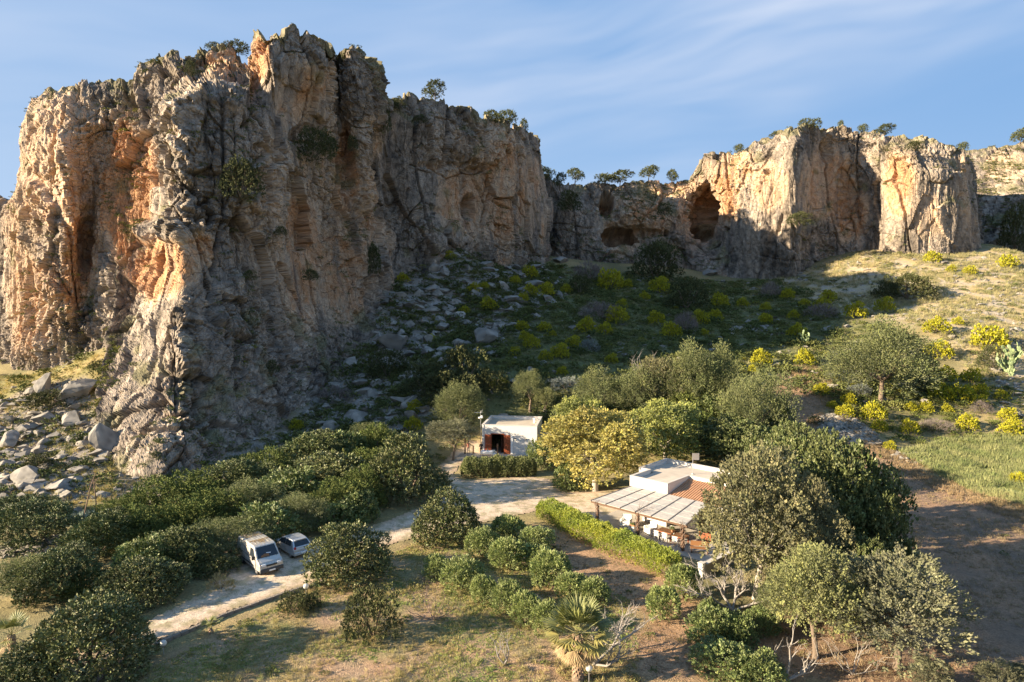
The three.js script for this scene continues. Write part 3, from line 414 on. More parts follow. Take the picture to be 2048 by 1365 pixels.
const kinds = {
  mastic: { n: 3, mat: M.dense, o: { H: .95, lobes: 34, lobe: .30, core: .70, skirt: 1, leaves: 42000, per: 10, spray: .045, loose: .6, L: .035, W: .0135, vary: .28, up: .35, col: [.080, .110, .028], col2: [.125, .145, .040], tip: [.19, .195, .062], tips: .35 } },
  broad: { n: 3, mat: M.gloss, o: { H: 1.3, lobes: 30, lobe: .30, core: .70, skirt: 1, leaves: 30000, per: 9, spray: .05, loose: .85, L: .050, W: .019, vary: .25, col: [.080, .104, .034], col2: [.125, .135, .050], tip: [.25, .235, .12], tips: .38 } },
  carob: { n: 2, mat: M.gloss, o: { H: 1.35, lobes: 46, lobe: .25, core: .74, leaves: 44000, per: 10, spray: .04, loose: .8, L: .036, W: .015, vary: .3, col: [.075, .102, .032], col2: [.12, .135, .048], tip: [.22, .225, .095], tips: .35 } },
  olive: { n: 3, mat: M.dull, o: { H: 1.7, ball: 1, lobes: 34, lobe: .28, core: .68, leaves: 30000, per: 12, spray: .06, wisp: 1.5, loose: .55, L: .05, W: .0155, vary: .28, up: .45, col: [.125, .135, .062], col2: [.17, .168, .082], tip: [.26, .25, .145], tips: .35 } },
  beige: { n: 2, mat: M.dull, o: { H: 1.7, ball: 1, lobes: 38, lobe: .27, core: .70, leaves: 38000, per: 11, spray: .055, loose: .8, L: .042, W: .015, vary: .3, col: [.125, .13, .050], col2: [.18, .17, .07], tip: [.29, .255, .12], tips: .4 } },
  lime: { n: 2, mat: M.dull, o: { H: 1.8, ball: 1, lobes: 32, lobe: .28, core: .64, leaves: 28000, per: 10, spray: .065, wisp: 1.3, loose: .7, L: .046, W: .017, vary: .28, up: .3, col: [.16, .18, .058], col2: [.215, .22, .074], tip: [.31, .31, .095], tips: .32 } },
  yellow: { n: 2, mat: M.dull, o: { H: 1.7, ball: 1, lobes: 40, lobe: .25, core: .70, leaves: 30000, per: 9, spray: .06, loose: .9, L: .046, W: .020, vary: .25, col: [.31, .275, .058], col2: [.39, .325, .075], tip: [.23, .25, .055], tips: .4 } },
  greenyellow: { n: 2, mat: M.dull, o: { H: 1.5, ball: 1, lobes: 32, lobe: .27, core: .68, leaves: 24000, per: 9, spray: .06, loose: .9, L: .05, W: .021, vary: .25, col: [.17, .21, .045], col2: [.27, .28, .056], tip: [.38, .37, .08], tips: .35 } },
  cypressy: { n: 3, mat: M.dull, o: { H: 1.9, ball: 1, lobes: 34, lobe: .26, core: .68, leaves: 26000, per: 14, spray: .10, wisp: 1.8, loose: .28, L: .048, W: .013, vary: .22, up: .7, col: [.098, .124, .036], col2: [.145, .16, .05], tip: [.23, .235, .085], tips: .38 } },
  clipped: { n: 3, mat: M.leaf, o: { H: 1.35, ball: 1, lobes: 34, lobe: .36, core: .64, jit: .25, leaves: 14000, per: 8, spray: .07, loose: .6, L: .12, W: .024, vary: .2, up: .35, col: [.19, .25, .075], col2: [.27, .31, .095], tip: [.38, .40, .15], tips: .35 } },
  leafy: { n: 2, mat: M.leaf, o: { H: 1.2, lobes: 26, lobe: .32, skirt: 1, leaves: 13000, per: 8, spray: .07, loose: .75, L: .075, W: .028, vary: .28, up: .3, col: [.12, .17, .045], col2: [.175, .215, .062], tip: [.28, .30, .10], tips: .35 } },
  spurge: { n: 3, mat: M.dense, o: { H: .9, lobes: 56, lobe: .20, core: .82, skirt: 1, leaves: 5200, per: 9, spray: .05, loose: .8, L: .08, W: .036, vary: .16, up: .6, col: [.31, .30, .022], col2: [.40, .37, .028], tip: [.17, .20, .03], tips: .3 } },
  dark: { n: 2, mat: M.dense, o: { H: 1.15, lobes: 30, lobe: .30, core: .7, skirt: 1, leaves: 15000, per: 10, spray: .05, loose: .6, L: .05, W: .018, vary: .3, col: [.060, .070, .028], col2: [.085, .09, .036], tip: [.12, .125, .05], tips: .3 } },
  pine: { n: 2, mat: M.dense, o: { H: 1.2, ball: 1, lobes: 16, lobe: .30, core: .7, leaves: 6500, per: 10, spray: .08, loose: .8, L: .09, W: .018, vary: .25, col: [.075, .09, .034], col2: [.105, .115, .044], tip: [.15, .15, .06], tips: .3 } },
  silver: { n: 1, mat: M.dull, o: { H: .8, lobes: 24, lobe: .3, skirt: 1, leaves: 7000, per: 12, spray: .09, loose: .5, L: .08, W: .014, vary: .2, up: .6, col: [.22, .25, .23], col2: [.17, .19, .17], tip: [.30, .33, .31], tips: .3 } },
  twiggy: { n: 1, mat: M.dull, o: { H: .9, lobes: 22, lobe: .34, skirt: 1, leaves: 8000, per: 12, spray: .12, loose: .5, L: .14, W: .007, vary: .25, up: .6, col: [.20, .165, .15], col2: [.26, .21, .18], tip: [.15, .12, .10], tips: .3 } },
  straw: { n: 1, mat: M.dull, o: { H: .9, lobes: 18, lobe: .34, skirt: 1, leaves: 5000, per: 12, spray: .10, loose: .45, L: .16, W: .010, vary: .25, up: .8, col: [.34, .28, .11], col2: [.42, .33, .16], tip: [.26, .26, .08], tips: .4 } },
};
let seed0 = 100; const made = {};
function crownOf(kind, r) { const k = kinds[kind]; made[kind] ??= Array.from({ length: k.n }, () => crown({ ...k.o, seed: seed0++ })); return made[kind][Math.floor(r() * k.n) % k.n]; }
function limbs(height, spread, thick, r, forks = 5, lean = 0) {   // tapered trunk and limbs
  const g = []; let a = V(0, -.25, 0), th = thick; const h = height * .45;
  const bend = V((r() - .5) * .25 * h + lean, h, (r() - .5) * .25 * h), mid = V(bend.x * .3 + (r() - .5) * .1, h * .5, bend.z * .3);
  g.push(cyl(thick * 1.5, thick * 1.05, .5, 0, -.25, 0, 8), rod(V(0, .15, 0), mid, thick * 1.05, thick * .9, 8), rod(mid, bend, thick * .92, thick * .75, 8));
  for (let i = 0; i < forks; i++) { const q = i / forks * TAU + r(), e = V(bend.x + Math.cos(q) * spread * lerp(.35, .7, r()), height * lerp(.7, .95, r()), bend.z + Math.sin(q) * spread * lerp(.35, .7, r())), s = bend.clone().lerp(e, .45); s.y += .12 * height * (r() - .3); g.push(rod(bend, s, thick * .55, thick * .38, 6), rod(s, e, thick * .38, thick * .12, 5)); const e2 = e.clone().add(V((r() - .5) * spread * .6, spread * .1, (r() - .5) * spread * .6)); g.push(rod(s, e2, thick * .26, thick * .08, 5)); }
  return mergeGeometries(g);
}
let plantSeed = 5000;
// box in the photograph: centre column, width, top row, bottom row; the plant is built at its own place and size
function plant(kind, name, category, label, cx, w, top, bottom, o = {}) {
  const r = rng(plantSeed++); const f = o.at ? o.at : ground(cx, bottom); let D = -f.z; let R = w / 2 * D / FPX;
  if (!o.trunk && !o.at) D += R * (o.push ?? .55); else if (o.push) D += R * o.push;
  R = w / 2 * D / FPX; const x = sideRel(cx, bottom) * D, p = o.at ? V(x, f.y, -D) : stand(x, D), H = Math.max(.25, EYE + tanRel(top) * D - p.y);
  const t = thing(name, label, category, p, 0, o.group), g = crownOf(kind, r), c = part(kinds[kind].crownName ?? 'crown', g, o.mat ?? kinds[kind].mat, t), b = o.trunk ?? 0;
  c.rotation.y = r() * TAU; c.position.y = H * b; c.scale.set(R * 1.08, H * (1 - b) * 1.04, R * 1.08 * (o.deep ?? 1));
  const tm = o.pale ? M.paleBark : M.bark;
  if (b) part('trunk', limbs(H * lerp(b, 1, .55), R, o.thick ?? R * .09, r, o.forks ?? 6), tm, t);
  else part('stem', mergeGeometries([0, 1, 2, 3].map(i => { const a = i * 1.6 + r(); return rod(V(0, -.1, 0), V(Math.cos(a) * R * .5, H * .6, Math.sin(a) * R * .5), R * .04, R * .015, 5); })), tm, t);
  return t;
}
// --- trees and shrubs, nearest the houses first
const T = plant;
T('yellow', 'autumn_tree', 'tree', 'large golden yellow autumn tree with thick pale trunk left of the pergola house', 1190, 196, 818, 982, { trunk: .09, pale: 1, thick: .36 });
T('greenyellow', 'autumn_tree', 'tree', 'yellow-green tree with pale trunk behind the flat roof of the pergola house', 1330, 142, 800, 932, { trunk: .14, pale: 1, thick: .24 });
T('yellow', 'autumn_tree', 'tree', 'orange-tinged yellow tree behind and right of the large golden tree', 1246, 110, 822, 915, { trunk: .15, push: .4 });
T('greenyellow', 'leafy_tree', 'tree', 'yellowish green tree just right of the small white house', 1152, 112, 795, 905, { trunk: .1, push: .6 });
T('leafy', 'shrub', 'shrub', 'round green shrub at the right front corner of the small white house', 1092, 74, 872, 940);
T('leafy', 'shrub', 'shrub', 'small green shrub under the left side of the golden yellow tree', 1138, 60, 922, 982);
T('olive', 'olive_tree', 'tree', 'spreading open olive tree left of the small white house', 906, 96, 838, 922, { trunk: .38, forks: 7, thick: .16 });
T('cypressy', 'shrubby_tree', 'tree', 'upright olive-green tree behind the left end of the small white house', 918, 96, 760, 872, { trunk: .08 });
T('cypressy', 'shrubby_tree', 'tree', 'half shaded grey-green tree behind the small white house roof', 1060, 62, 738, 822, { trunk: .1 });
T('lime', 'young_tree', 'tree', 'little pale yellow-green sapling behind the right end of the small white house', 1092, 42, 775, 840, { trunk: .4, thick: .09 });
T('cypressy', 'shrubby_tree', 'tree', 'tall bushy tree with lit left side in the row above the golden tree', 1205, 124, 732, 850, { trunk: .05 });
T('cypressy', 'shrubby_tree', 'tree', 'dense bushy tree next to the grey dead tree in the upper tree row', 1268, 104, 730, 850, { trunk: .05 });
T('lime', 'young_tree', 'tree', 'slim pale green young tree in front of the upper tree row', 1240, 56, 766, 838, { trunk: .3 });
T('beige', 'shrubby_tree', 'tree', 'beige-green tree at the middle of the upper tree row', 1328, 104, 716, 838, { trunk: .06 });
T('cypressy', 'shrubby_tree', 'tree', 'tallest grey-green tree of the upper tree row with two peaks', 1380, 122, 680, 845, { trunk: .08 });
T('cypressy', 'shrubby_tree', 'tree', 'feathery tree at the right of the tallest tree in the upper tree row', 1434, 104, 684, 840, { trunk: .08 });
T('cypressy', 'shrubby_tree', 'tree', 'broad rounded grey-green tree beside the dirt track', 1512, 136, 738, 895, { trunk: .04 });
T('leafy', 'shrub', 'shrub', 'dark green shrub in front of the beige-green tree in the upper row', 1420, 100, 785, 875);
T('carob', 'carob_tree', 'tree', 'dark glossy tree behind the antenna of the pergola house', 1476, 170, 838, 945, { push: .5 });
T('carob', 'carob_tree', 'tree', 'largest dark glossy tree on the right of the pergola house', 1690, 230, 880, 1180, { push: .3 });
T('carob', 'carob_tree', 'tree', 'dark glossy tree behind the beige-leaved tree at the pergola house', 1590, 190, 862, 1090, { push: .4 });
T('beige', 'broad_tree', 'tree', 'beige-leaved tree growing over the right end of the pergola', 1512, 236, 902, 1200, { trunk: .10, thick: .26, pale: 1 });
T('beige', 'broad_tree', 'tree', 'beige-green tree between the pergola tree and the large dark tree', 1610, 150, 960, 1222, { trunk: .06, thick: .25 });
T('lime', 'olive_tree', 'tree', 'light green olive tree with forked grey trunk at the bottom right', 1632, 180, 1085, 1315, { trunk: .13, thick: .18 });
T('olive', 'olive_tree', 'tree', 'grey-green olive tree with several leaning trunks at the bottom right', 1795, 272, 1106, 1340, { trunk: .11, thick: .22, pale: 0, forks: 8 });
T('cypressy', 'olive_tree', 'tree', 'big rounded grey olive tree on the right hillside above the rubble heap', 1762, 212, 636, 806, { trunk: .05, thick: .4, forks: 9, deep: .9 });
for (const [l, cx, w, t, b] of [['dark filler shrub behind the golden tree crown', 1180, 110, 792, 880], ['dark shrub under the left end of the upper tree row', 1225, 120, 800, 872], ['dark shrub under the middle of the upper tree row', 1300, 120, 786, 866], ['dark shrub under the tallest tree of the upper row', 1370, 120, 770, 862], ['dark shrub between the tallest tree and the track tree', 1450, 110, 770, 872], ['dark shrub in front of the track tree', 1480, 110, 820, 900], ['dark shrub right under the track tree', 1555, 70, 800, 880], ['dark shrub behind the yellow-green tree', 1390, 110, 824, 908]]) T('mastic', 'shrub', 'shrub', l, cx, w, t, b);
for (const [k, l, cx, w, t, b] of [['beige', 'beige-green bush filling the gap under the pergola tree', 1585, 120, 1090, 1235], ['carob', 'dark glossy bush between the light green and the grey-green olive trees', 1715, 120, 1080, 1270], ['carob', 'dark glossy bush behind the light green olive tree', 1650, 150, 1030, 1215], ['cypressy', 'grey-green bush at the left foot of the light green olive tree', 1560, 90, 1150, 1262]]) T(k, 'broad_bush', 'bush', l, cx, w, t, b, { push: .8 });
T('carob', 'carob_tree', 'tree', 'dark glossy crown at the right rim of the tree mass beside the field', 1745, 130, 985, 1190, { push: .2 });
T('carob', 'carob_tree', 'tree', 'dark glossy crown on top of the tree mass right of the flat roof', 1560, 150, 848, 1000, { push: .5 });
// --- broad glossy bushes round the drive
for (const [l, cx, w, t, b] of [['large glossy bush beside the van and the drive', 700, 162, 1048, 1172], ['rounded glossy tree between the yard and the clipped bushes', 893, 132, 982, 1092], ['glossy tree at the bend of the drive below the long dark hedge', 815, 150, 868, 1008], ['big glossy bush filling the bottom left corner', 178, 235, 1198, 1375], ['glossy bush cut by the bottom left corner of the picture', 40, 150, 1300, 1410], ['glossy bush with a pale crown on the far side of the drive at left', 292, 150, 1118, 1212], ['smaller glossy bush left of the pale crowned one', 232, 74, 1135, 1205]]) T('broad', 'glossy_bush', 'bush', l, cx, w, t, b);
T('leafy', 'shrub', 'shrub', 'leafy green shrub behind the big bottom left bush', 205, 90, 1192, 1250);
T('dark', 'shrub', 'shrub', 'dark green round shrub in the middle of the front garden', 746, 112, 1172, 1288);
T('dark', 'shrub', 'shrub', 'small dark shrub beside the kerb of the drive', 588, 66, 1180, 1234);
T('dark', 'shrub', 'shrub', 'small shaded shrub touching the small dark one at the kerb', 622, 46, 1188, 1225);
T('straw', 'shrub', 'shrub', 'straw coloured low shrub on the drive edge before the van', 441, 54, 1148, 1185);
// --- the long dark belt of mastic shrubs at left
for (const [l, cx, w, t, b] of [['mastic shrub at the left picture edge, above the small pale stones', 58, 138, 1012, 1105], ['mastic shrub at the very left edge behind the first one', 20, 90, 996, 1048], ['first mastic shrub from the left in the upper row of the long dark belt', 245, 120, 990, 1074], ['second mastic shrub from the left in the upper row of the long dark belt', 325, 116, 966, 1050], ['third mastic shrub from the left in the upper row of the long dark belt', 402, 114, 942, 1026], ['fourth mastic shrub from the left in the upper row of the long dark belt', 476, 114, 918, 1002], ['fifth mastic shrub from the left in the upper row of the long dark belt', 548, 112, 894, 978], ['sixth mastic shrub from the left in the upper row of the long dark belt', 618, 108, 872, 956], ['seventh mastic shrub from the left in the upper row of the long dark belt', 682, 104, 856, 940], ['eighth mastic shrub from the left in the upper row of the long dark belt', 740, 92, 848, 932], ['first mastic shrub from the left in the middle row of the long dark belt', 212, 112, 1040, 1124], ['second mastic shrub from the left in the middle row of the long dark belt', 288, 116, 1024, 1108], ['third mastic shrub from the left in the middle row of the long dark belt', 362, 116, 1004, 1088], ['fourth mastic shrub from the left in the middle row of the long dark belt', 438, 118, 984, 1068], ['fifth mastic shrub from the left in the middle row of the long dark belt', 514, 116, 962, 1046], ['sixth mastic shrub from the left in the middle row of the long dark belt', 588, 112, 938, 1022], ['seventh mastic shrub from the left in the middle row of the long dark belt', 655, 108, 914, 998], ['eighth mastic shrub from the left in the middle row of the long dark belt', 714, 96, 896, 980], ['first mastic shrub from the left in the lower row of the long dark belt', 300, 100, 1082, 1166], ['second mastic shrub from the left in the lower row of the long dark belt', 378, 112, 1062, 1146], ['third mastic shrub from the left in the lower row of the long dark belt', 456, 112, 1036, 1120], ['fourth mastic shrub from the left in the lower row of the long dark belt', 534, 112, 1010, 1094], ['fifth mastic shrub from the left in the lower row of the long dark belt', 610, 110, 984, 1068], ['sixth mastic shrub from the left in the lower row of the long dark belt', 676, 104, 960, 1044], ['seventh mastic shrub from the left in the lower row of the long dark belt', 730, 84, 940, 1024], ['first mastic shrub from the left in the front row of the long dark belt', 418, 84, 1085, 1150], ['second mastic shrub from the left in the front row of the long dark belt', 676, 84, 1004, 1060], ['third mastic shrub from the left in the front row of the long dark belt', 716, 76, 984, 1046], ['mastic shrub at the left bottom edge of the belt', 52, 130, 1118, 1222], ['mastic shrub right of the one at the left bottom edge of the belt', 128, 110, 1112, 1200], ['mastic shrub in shade between the belt and the glossy bushes', 176, 90, 1130, 1196]]) { const k = .85 + .45 * RV[(cx * 7) & 255], q = (RV[(cx * 13 + 5) & 255] - .5) * 26; T(['mastic', 'mastic', 'leafy', 'mastic', 'cypressy', 'mastic', 'carob', 'mastic', 'mastic', 'broad'][(cx * 3 + t) % 10], 'mastic_shrub', 'shrub', l, cx + q, w * k * 1.08, t + 6 - 46 * (k - .9) + q * .4, b + 4, { push: .6, deep: .8 + .5 * RV[(cx * 5) & 255] }); };
T('leafy', 'shrub', 'shrub', 'bright leafy shrub between the belt and the bend of the drive', 770, 96, 858, 925);
T('cypressy', 'shrub', 'shrub', 'pale olive shrub on the crest of the belt near the rocks', 742, 80, 845, 905);
// --- clipped bushes in the bed
const bed = [[1016, 62, 1034, 1082, 'at the back of the bed nearest the yard'], [963, 62, 1060, 1114, 'at the left end of the back row, near the glossy tree'], [1018, 74, 1076, 1138, 'second in the middle row, with a yellowish left side'], [1075, 68, 1056, 1100, 'at the right end of the back row, closest to the long hedge'], [1068, 66, 1092, 1138, 'tucked behind the largest one'], [1101, 76, 1106, 1176, 'largest of all, throwing its shadow on the bare soil'], [923, 80, 1120, 1182, 'at the left end of the middle row, wide and low'], [966, 50, 1152, 1208, 'narrow and yellowish, second from the left in the front'], [1014, 62, 1166, 1228, 'round one in the middle of the front row'], [1052, 60, 1186, 1248, 'yellow-green one at the front right of the bed'], [1092, 58, 1206, 1268, 'nearest the palm, partly hidden behind its fronds'], [1144, 66, 1148, 1200, 'pale one just behind the palm'], [1186, 64, 1160, 1210, 'right of the pale one behind the palm'], [872, 52, 1112, 1160, 'in shade below the rounded glossy tree'], [1326, 66, 1178, 1242, 'long-leaved, by the end of the low wall'], [1366, 66, 1130, 1198, 'at the lower end of the long hedge']];
for (const [cx, w, t, b, l] of bed) T('clipped', 'clipped_bush', 'bush', 'clipped green bush ' + l, cx, w * .98, t - 4, b + 2, { group: 'clipped bushes in the garden bed', push: .3 });
for (const [cx, w, t, b, l] of [[1430, 112, 1215, 1300, 'bright green leafy bush in front of the tangled dead branches'], [1474, 80, 1225, 1300, 'bright green leafy bush right beside the first one in front of the dead branches'], [1452, 130, 1285, 1365, 'grey-green leafy bush at the bottom edge'], [1520, 104, 1300, 1380, 'bright leafy bush at the bottom edge next to the bare whitish shrub'], [1522, 74, 1215, 1272, 'leafy bush beside the light green olive tree'], [1418, 60, 1200, 1262, 'leafy bush left of the tangled dead branches']]) T('leafy', 'leafy_bush', 'bush', l, cx, w, t, b);
T('olive', 'shrub', 'shrub', 'grey sprig of a shrub at the bottom edge under the leaning olive', 1862, 80, 1318, 1385, { push: 0 });
T('olive', 'shrub', 'shrub', 'pale sprig of a shrub at the bottom edge, far right', 1992, 76, 1318, 1385, { push: 0 });
T('olive', 'shrub', 'shrub', 'pale sprig of a shrub cut by the bottom right corner', 2040, 50, 1330, 1385, { push: 0 });
// --- hill shrubs
for (const [k, cx, w, t, b, l] of [['dark', 1310, 98, 482, 566, 'large dark evergreen bush below the caves'], ['dark', 1372, 92, 556, 625, 'second large dark bush, below and right of the one at the caves'], ['dark', 1160, 46, 548, 592, 'dark narrow bush high in the shaded hollow'], ['dark', 1812, 92, 546, 606, 'dark bush on the dry grass slope below the right cliff'], ['dark', 1770, 50, 560, 600, 'small dark bush touching the left of the one on the dry slope'], ['dark', 775, 82, 698, 765, 'round dark bush among the shaded boulders'], ['dark', 852, 100, 722, 806, 'dark thicket behind the small white house, left part'], ['dark', 930, 100, 690, 800, 'tall dark thicket behind the small white house'], ['dark', 905, 120, 740, 830, 'low dark thicket in front of the tall one'], ['dark', 985, 70, 740, 800, 'dark thicket at the right of the tall one'], ['dark', 2034, 56, 408, 448, 'dark bush on the far slope at the right picture edge'], ['dark', 1985, 50, 690, 745, 'dark shrub left of the prickly pear on the right hill'], ['dark', 1845, 56, 700, 790, 'shaded dark shrub behind the big olive tree'], ['dark', 1632, 30, 832, 852, 'little dark shrub by the rubble heap'], ['dark', 100, 84, 780, 832, 'green bush among the pale boulders at left'], ['dark', 222, 50, 778, 836, 'green bush leaning on the cliff toe'], ['dark', 195, 34, 720, 746, 'small round bush at the foot of the orange cliff'], ['dark', 78, 66, 908, 946, 'green bush between two boulders near the left edge'], ['dark', 222, 40, 726, 760, 'bush at the foot of the cliff beside the small round one']]) T(k, 'wild_shrub', 'shrub', l, cx, w, t, b);
T('silver', 'silver_shrub', 'shrub', 'silvery blue-grey shrub uphill of the upper tree row', 1132, 74, 752, 792); T('silver', 'silver_shrub', 'shrub', 'small silvery shrub beside two spurges in the shaded hollow', 1180, 40, 676, 706); T('silver', 'silver_shrub', 'shrub', 'silvery shrub at the roots of the big olive tree', 1718, 44, 766, 794);
for (const [cx, w, t, b, l] of [[1640, 58, 604, 640, 'grey-mauve leafless shrub among spurges below the dry slope'], [1205, 80, 600, 646, 'grey-mauve leafless shrub in the middle of the shaded hollow'], [1370, 50, 620, 668, 'grey-mauve leafless shrub between two spurges'], [1540, 40, 560, 600, 'grey-mauve leafless shrub at the foot of the right cliff'], [1870, 60, 836, 868, 'pale grey dry shrub near the rubble heap'], [1965, 40, 798, 832, 'brownish dry shrub under a spurge on the right hill'], [675, 70, 770, 812, 'reddish brown dry shrub among the shaded stones'], [1180, 60, 520, 566, 'grey-mauve leafless shrub under the cave wall']]) T('twiggy', 'dry_shrub', 'shrub', l, cx, w, t, b);
// --- spurge domes
const spurges = {
  'high in the shaded hollow under the cave wall': [[1092, 580, 36], [1132, 578, 24], [1061, 581, 32], [1060, 546, 34], [1030, 561, 22], [1046, 596, 24], [1221, 561, 52], [1255, 568, 22], [1320, 571, 42], [1289, 592, 22], [1243, 608, 24], [1440, 602, 38], [1486, 605, 24], [1532, 614, 22], [1575, 589, 28]],
  'in the middle of the shaded hollow': [[1209, 658, 32], [1400, 635, 36], [1431, 632, 30], [1409, 665, 18], [1531, 638, 26], [1223, 718, 26], [1124, 743, 24], [1178, 760, 24], [1105, 668, 16], [1533, 639, 26], [1588, 630, 24]],
  'at the left of the shaded hollow, beside the boulders': [[1121, 703, 38], [1091, 712, 28], [1148, 685, 32], [1029, 705, 26], [1062, 685, 34], [1050, 672, 24], [1044, 653, 26], [1089, 655, 26], [1006, 765, 22], [947, 578, 30], [968, 573, 20], [977, 609, 36], [929, 622, 24], [987, 770, 28], [900, 512, 24], [806, 557, 26], [864, 677, 20]],
  'along the upper edge of the big olive tree': [[1610, 608, 24], [1646, 610, 36], [1657, 593, 30], [1916, 643, 22]],
  'around the foot of the big olive tree': [[1665, 811, 20], [1690, 824, 34], [1758, 852, 30], [1643, 780, 30], [1822, 815, 24], [1852, 815, 30], [1895, 818, 24], [1698, 800, 30]],
  'in the cluster right of the big olive tree': [[1883, 786, 46], [1925, 789, 44], [1961, 782, 32], [1960, 804, 34], [2004, 791, 28], [1943, 753, 36], [1892, 749, 40]],
  'on the sunny grass under the right cliff': [[1866, 515, 30], [2016, 524, 34], [1940, 542, 24], [1903, 538, 20]],
};
const NTH = ['leftmost', 'second from left', 'third from left', 'fourth from left', 'fifth from left', 'sixth from left', 'seventh from left', 'eighth from left', 'ninth from left', 'tenth from left', 'eleventh from left', 'twelfth from left', 'thirteenth from left', 'fourteenth from left', 'fifteenth from left', 'sixteenth from left', 'seventeenth from left'];
for (const [where, list] of Object.entries(spurges)) list.sort((a, b) => a[0] - b[0]).forEach(([cx, cy, w], i) => T('spurge', 'spurge_bush', 'shrub', 'spurge, ' + (i === list.length - 1 ? 'rightmost' : NTH[i]) + ' of those ' + where, cx, w, cy - w * .48, cy + w * .42, { group: 'spurge domes ' + where }));
for (const [cx, cy, w, l] of [[1234, 632, 44, 'largest domed spurge in the middle of the shaded hollow'], [1172, 651, 40, 'domed spurge left of and a little below the largest one in the hollow'], [1312, 637, 36, 'domed spurge right of the largest one in the hollow'], [1341, 661, 40, 'domed spurge below the second large dark bush'], [1523, 716, 40, 'bright lit spurge left at the top of the dirt track'], [1507, 740, 24, 'small lit spurge under the bright one left of the dirt track'], [1610, 716, 40, 'bright lit spurge right at the top of the dirt track'], [1594, 663, 38, 'spurge above the bright one at the top of the dirt track'], [1712, 621, 42, 'dark olive spurge above the big olive tree crown'], [1771, 610, 38, 'brownish spurge just under the dark bush on the dry slope'], [1875, 654, 46, 'sunny yellow spurge upper right of the big olive tree'], [1877, 701, 50, 'sunny yellow spurge right beside the big olive tree crown'], [1978, 680, 64, 'wide flat yellow spurge on the sunny right hill'], [1745, 824, 48, 'spurge directly below the trunk of the big olive tree'], [1820, 855, 38, 'bright spurge right of the rubble heap'], [1780, 892, 24, 'orange-yellow little spurge at the edge of the ploughed field'], [1936, 847, 42, 'bright spurge standing alone over the lush green field'], [2015, 831, 34, 'upper of two bright spurges at the right picture edge'], [2024, 856, 44, 'lower of two bright spurges at the right picture edge'], [2036, 958, 32, 'spurge in the lush green grass at the right picture edge'], [829, 815, 34, 'upper of two spurges beside the shaded rocks above the belt of shrubs'], [826, 850, 36, 'lower of two spurges beside the shaded rocks above the belt of shrubs'], [495, 846, 36, 'lone spurge at the foot of the shaded cliff'], [592, 850, 28, 'faded spurge among stones at the foot of the shaded cliff']]) T('spurge', 'spurge_bush', 'shrub', l, cx, w, cy - w * .48, cy + w * .42);
// --- trees and scrub on the cliff tops and ledges: column, row of the foot, width, height, distance
for (const [k, cx, by, w, h, D, l] of [['pine', 870, 200, 44, 40, 165, 'small pine on the crest of the massif, standing against the sky'], ['pine', 985, 250, 36, 34, 176, 'left one of the trees on the right shoulder of the massif'], ['pine', 1014, 255, 40, 36, 180, 'right one of the trees on the right shoulder of the massif'], ['pine', 1048, 270, 18, 34, 187, 'slim dark tree at the end of the massif shoulder'], ['pine', 940, 240, 34, 14, 173, 'low scrub on the crest between the pine and the shoulder trees'], ['pine', 470, 112, 54, 30, 122, 'bush on top of the massif left of the rock tower'], ['pine', 430, 100, 34, 14, 122, 'low bush on the massif top, further left of the tower'], ['pine', 1092, 366, 36, 32, 209, 'tree where the massif meets the cave wall'], ['pine', 1120, 374, 26, 30, 206, 'small dark tree right of the one where the massif meets the cave wall'], ['pine', 1150, 363, 34, 30, 212, 'lone round tree above the cave wall, leftmost'], ['pine', 1240, 366, 52, 26, 213, 'wide low tree above the middle of the cave wall'], ['pine', 1208, 364, 36, 18, 214, 'low scrub left of the wide tree above the cave wall'], ['pine', 1297, 357, 38, 28, 214, 'round topped tree above the cave wall, right of the wide one'], ['pine', 1344, 358, 22, 22, 213, 'small tree above the large alcove'], ['pine', 1478, 302, 20, 14, 203, 'bush on the left shoulder of the right cliff'], ['pine', 1620, 254, 40, 18, 197, 'bush on the highest point of the right cliff'], ['pine', 1552, 270, 26, 10, 199, 'low bush on the rising edge of the right cliff'], ['pine', 1682, 254, 12, 14, 203, 'tiny tree on the right cliff edge'], ['pine', 1726, 262, 20, 14, 205, 'small bush on the right cliff edge, middle'], ['pine', 1770, 264, 38, 16, 201, 'bush on the right cliff edge above the dark recess'], ['pine', 1926, 298, 22, 14, 194, 'bush at the right end of the right cliff'], ['pine', 2040, 286, 34, 32, 252, 'tree on the far ridge at the right picture edge'], ['pine', 318, 124, 14, 14, 119, 'little bush on the stepped left crest'], ['pine', 160, 190, 34, 12, 121, 'low scrub on the left end of the massif top'], ['pine', 125, 192, 22, 8, 122, 'smallest scrub on the left end of the massif top']]) T(k, 'cliff_top_tree', by - h < 370 && h > 20 ? 'tree' : 'shrub', l, cx, w, by - h, by + 6, { at: at(cx, by + 6, D), trunk: h > 22 ? .2 : 0, thick: .15, push: .01 });
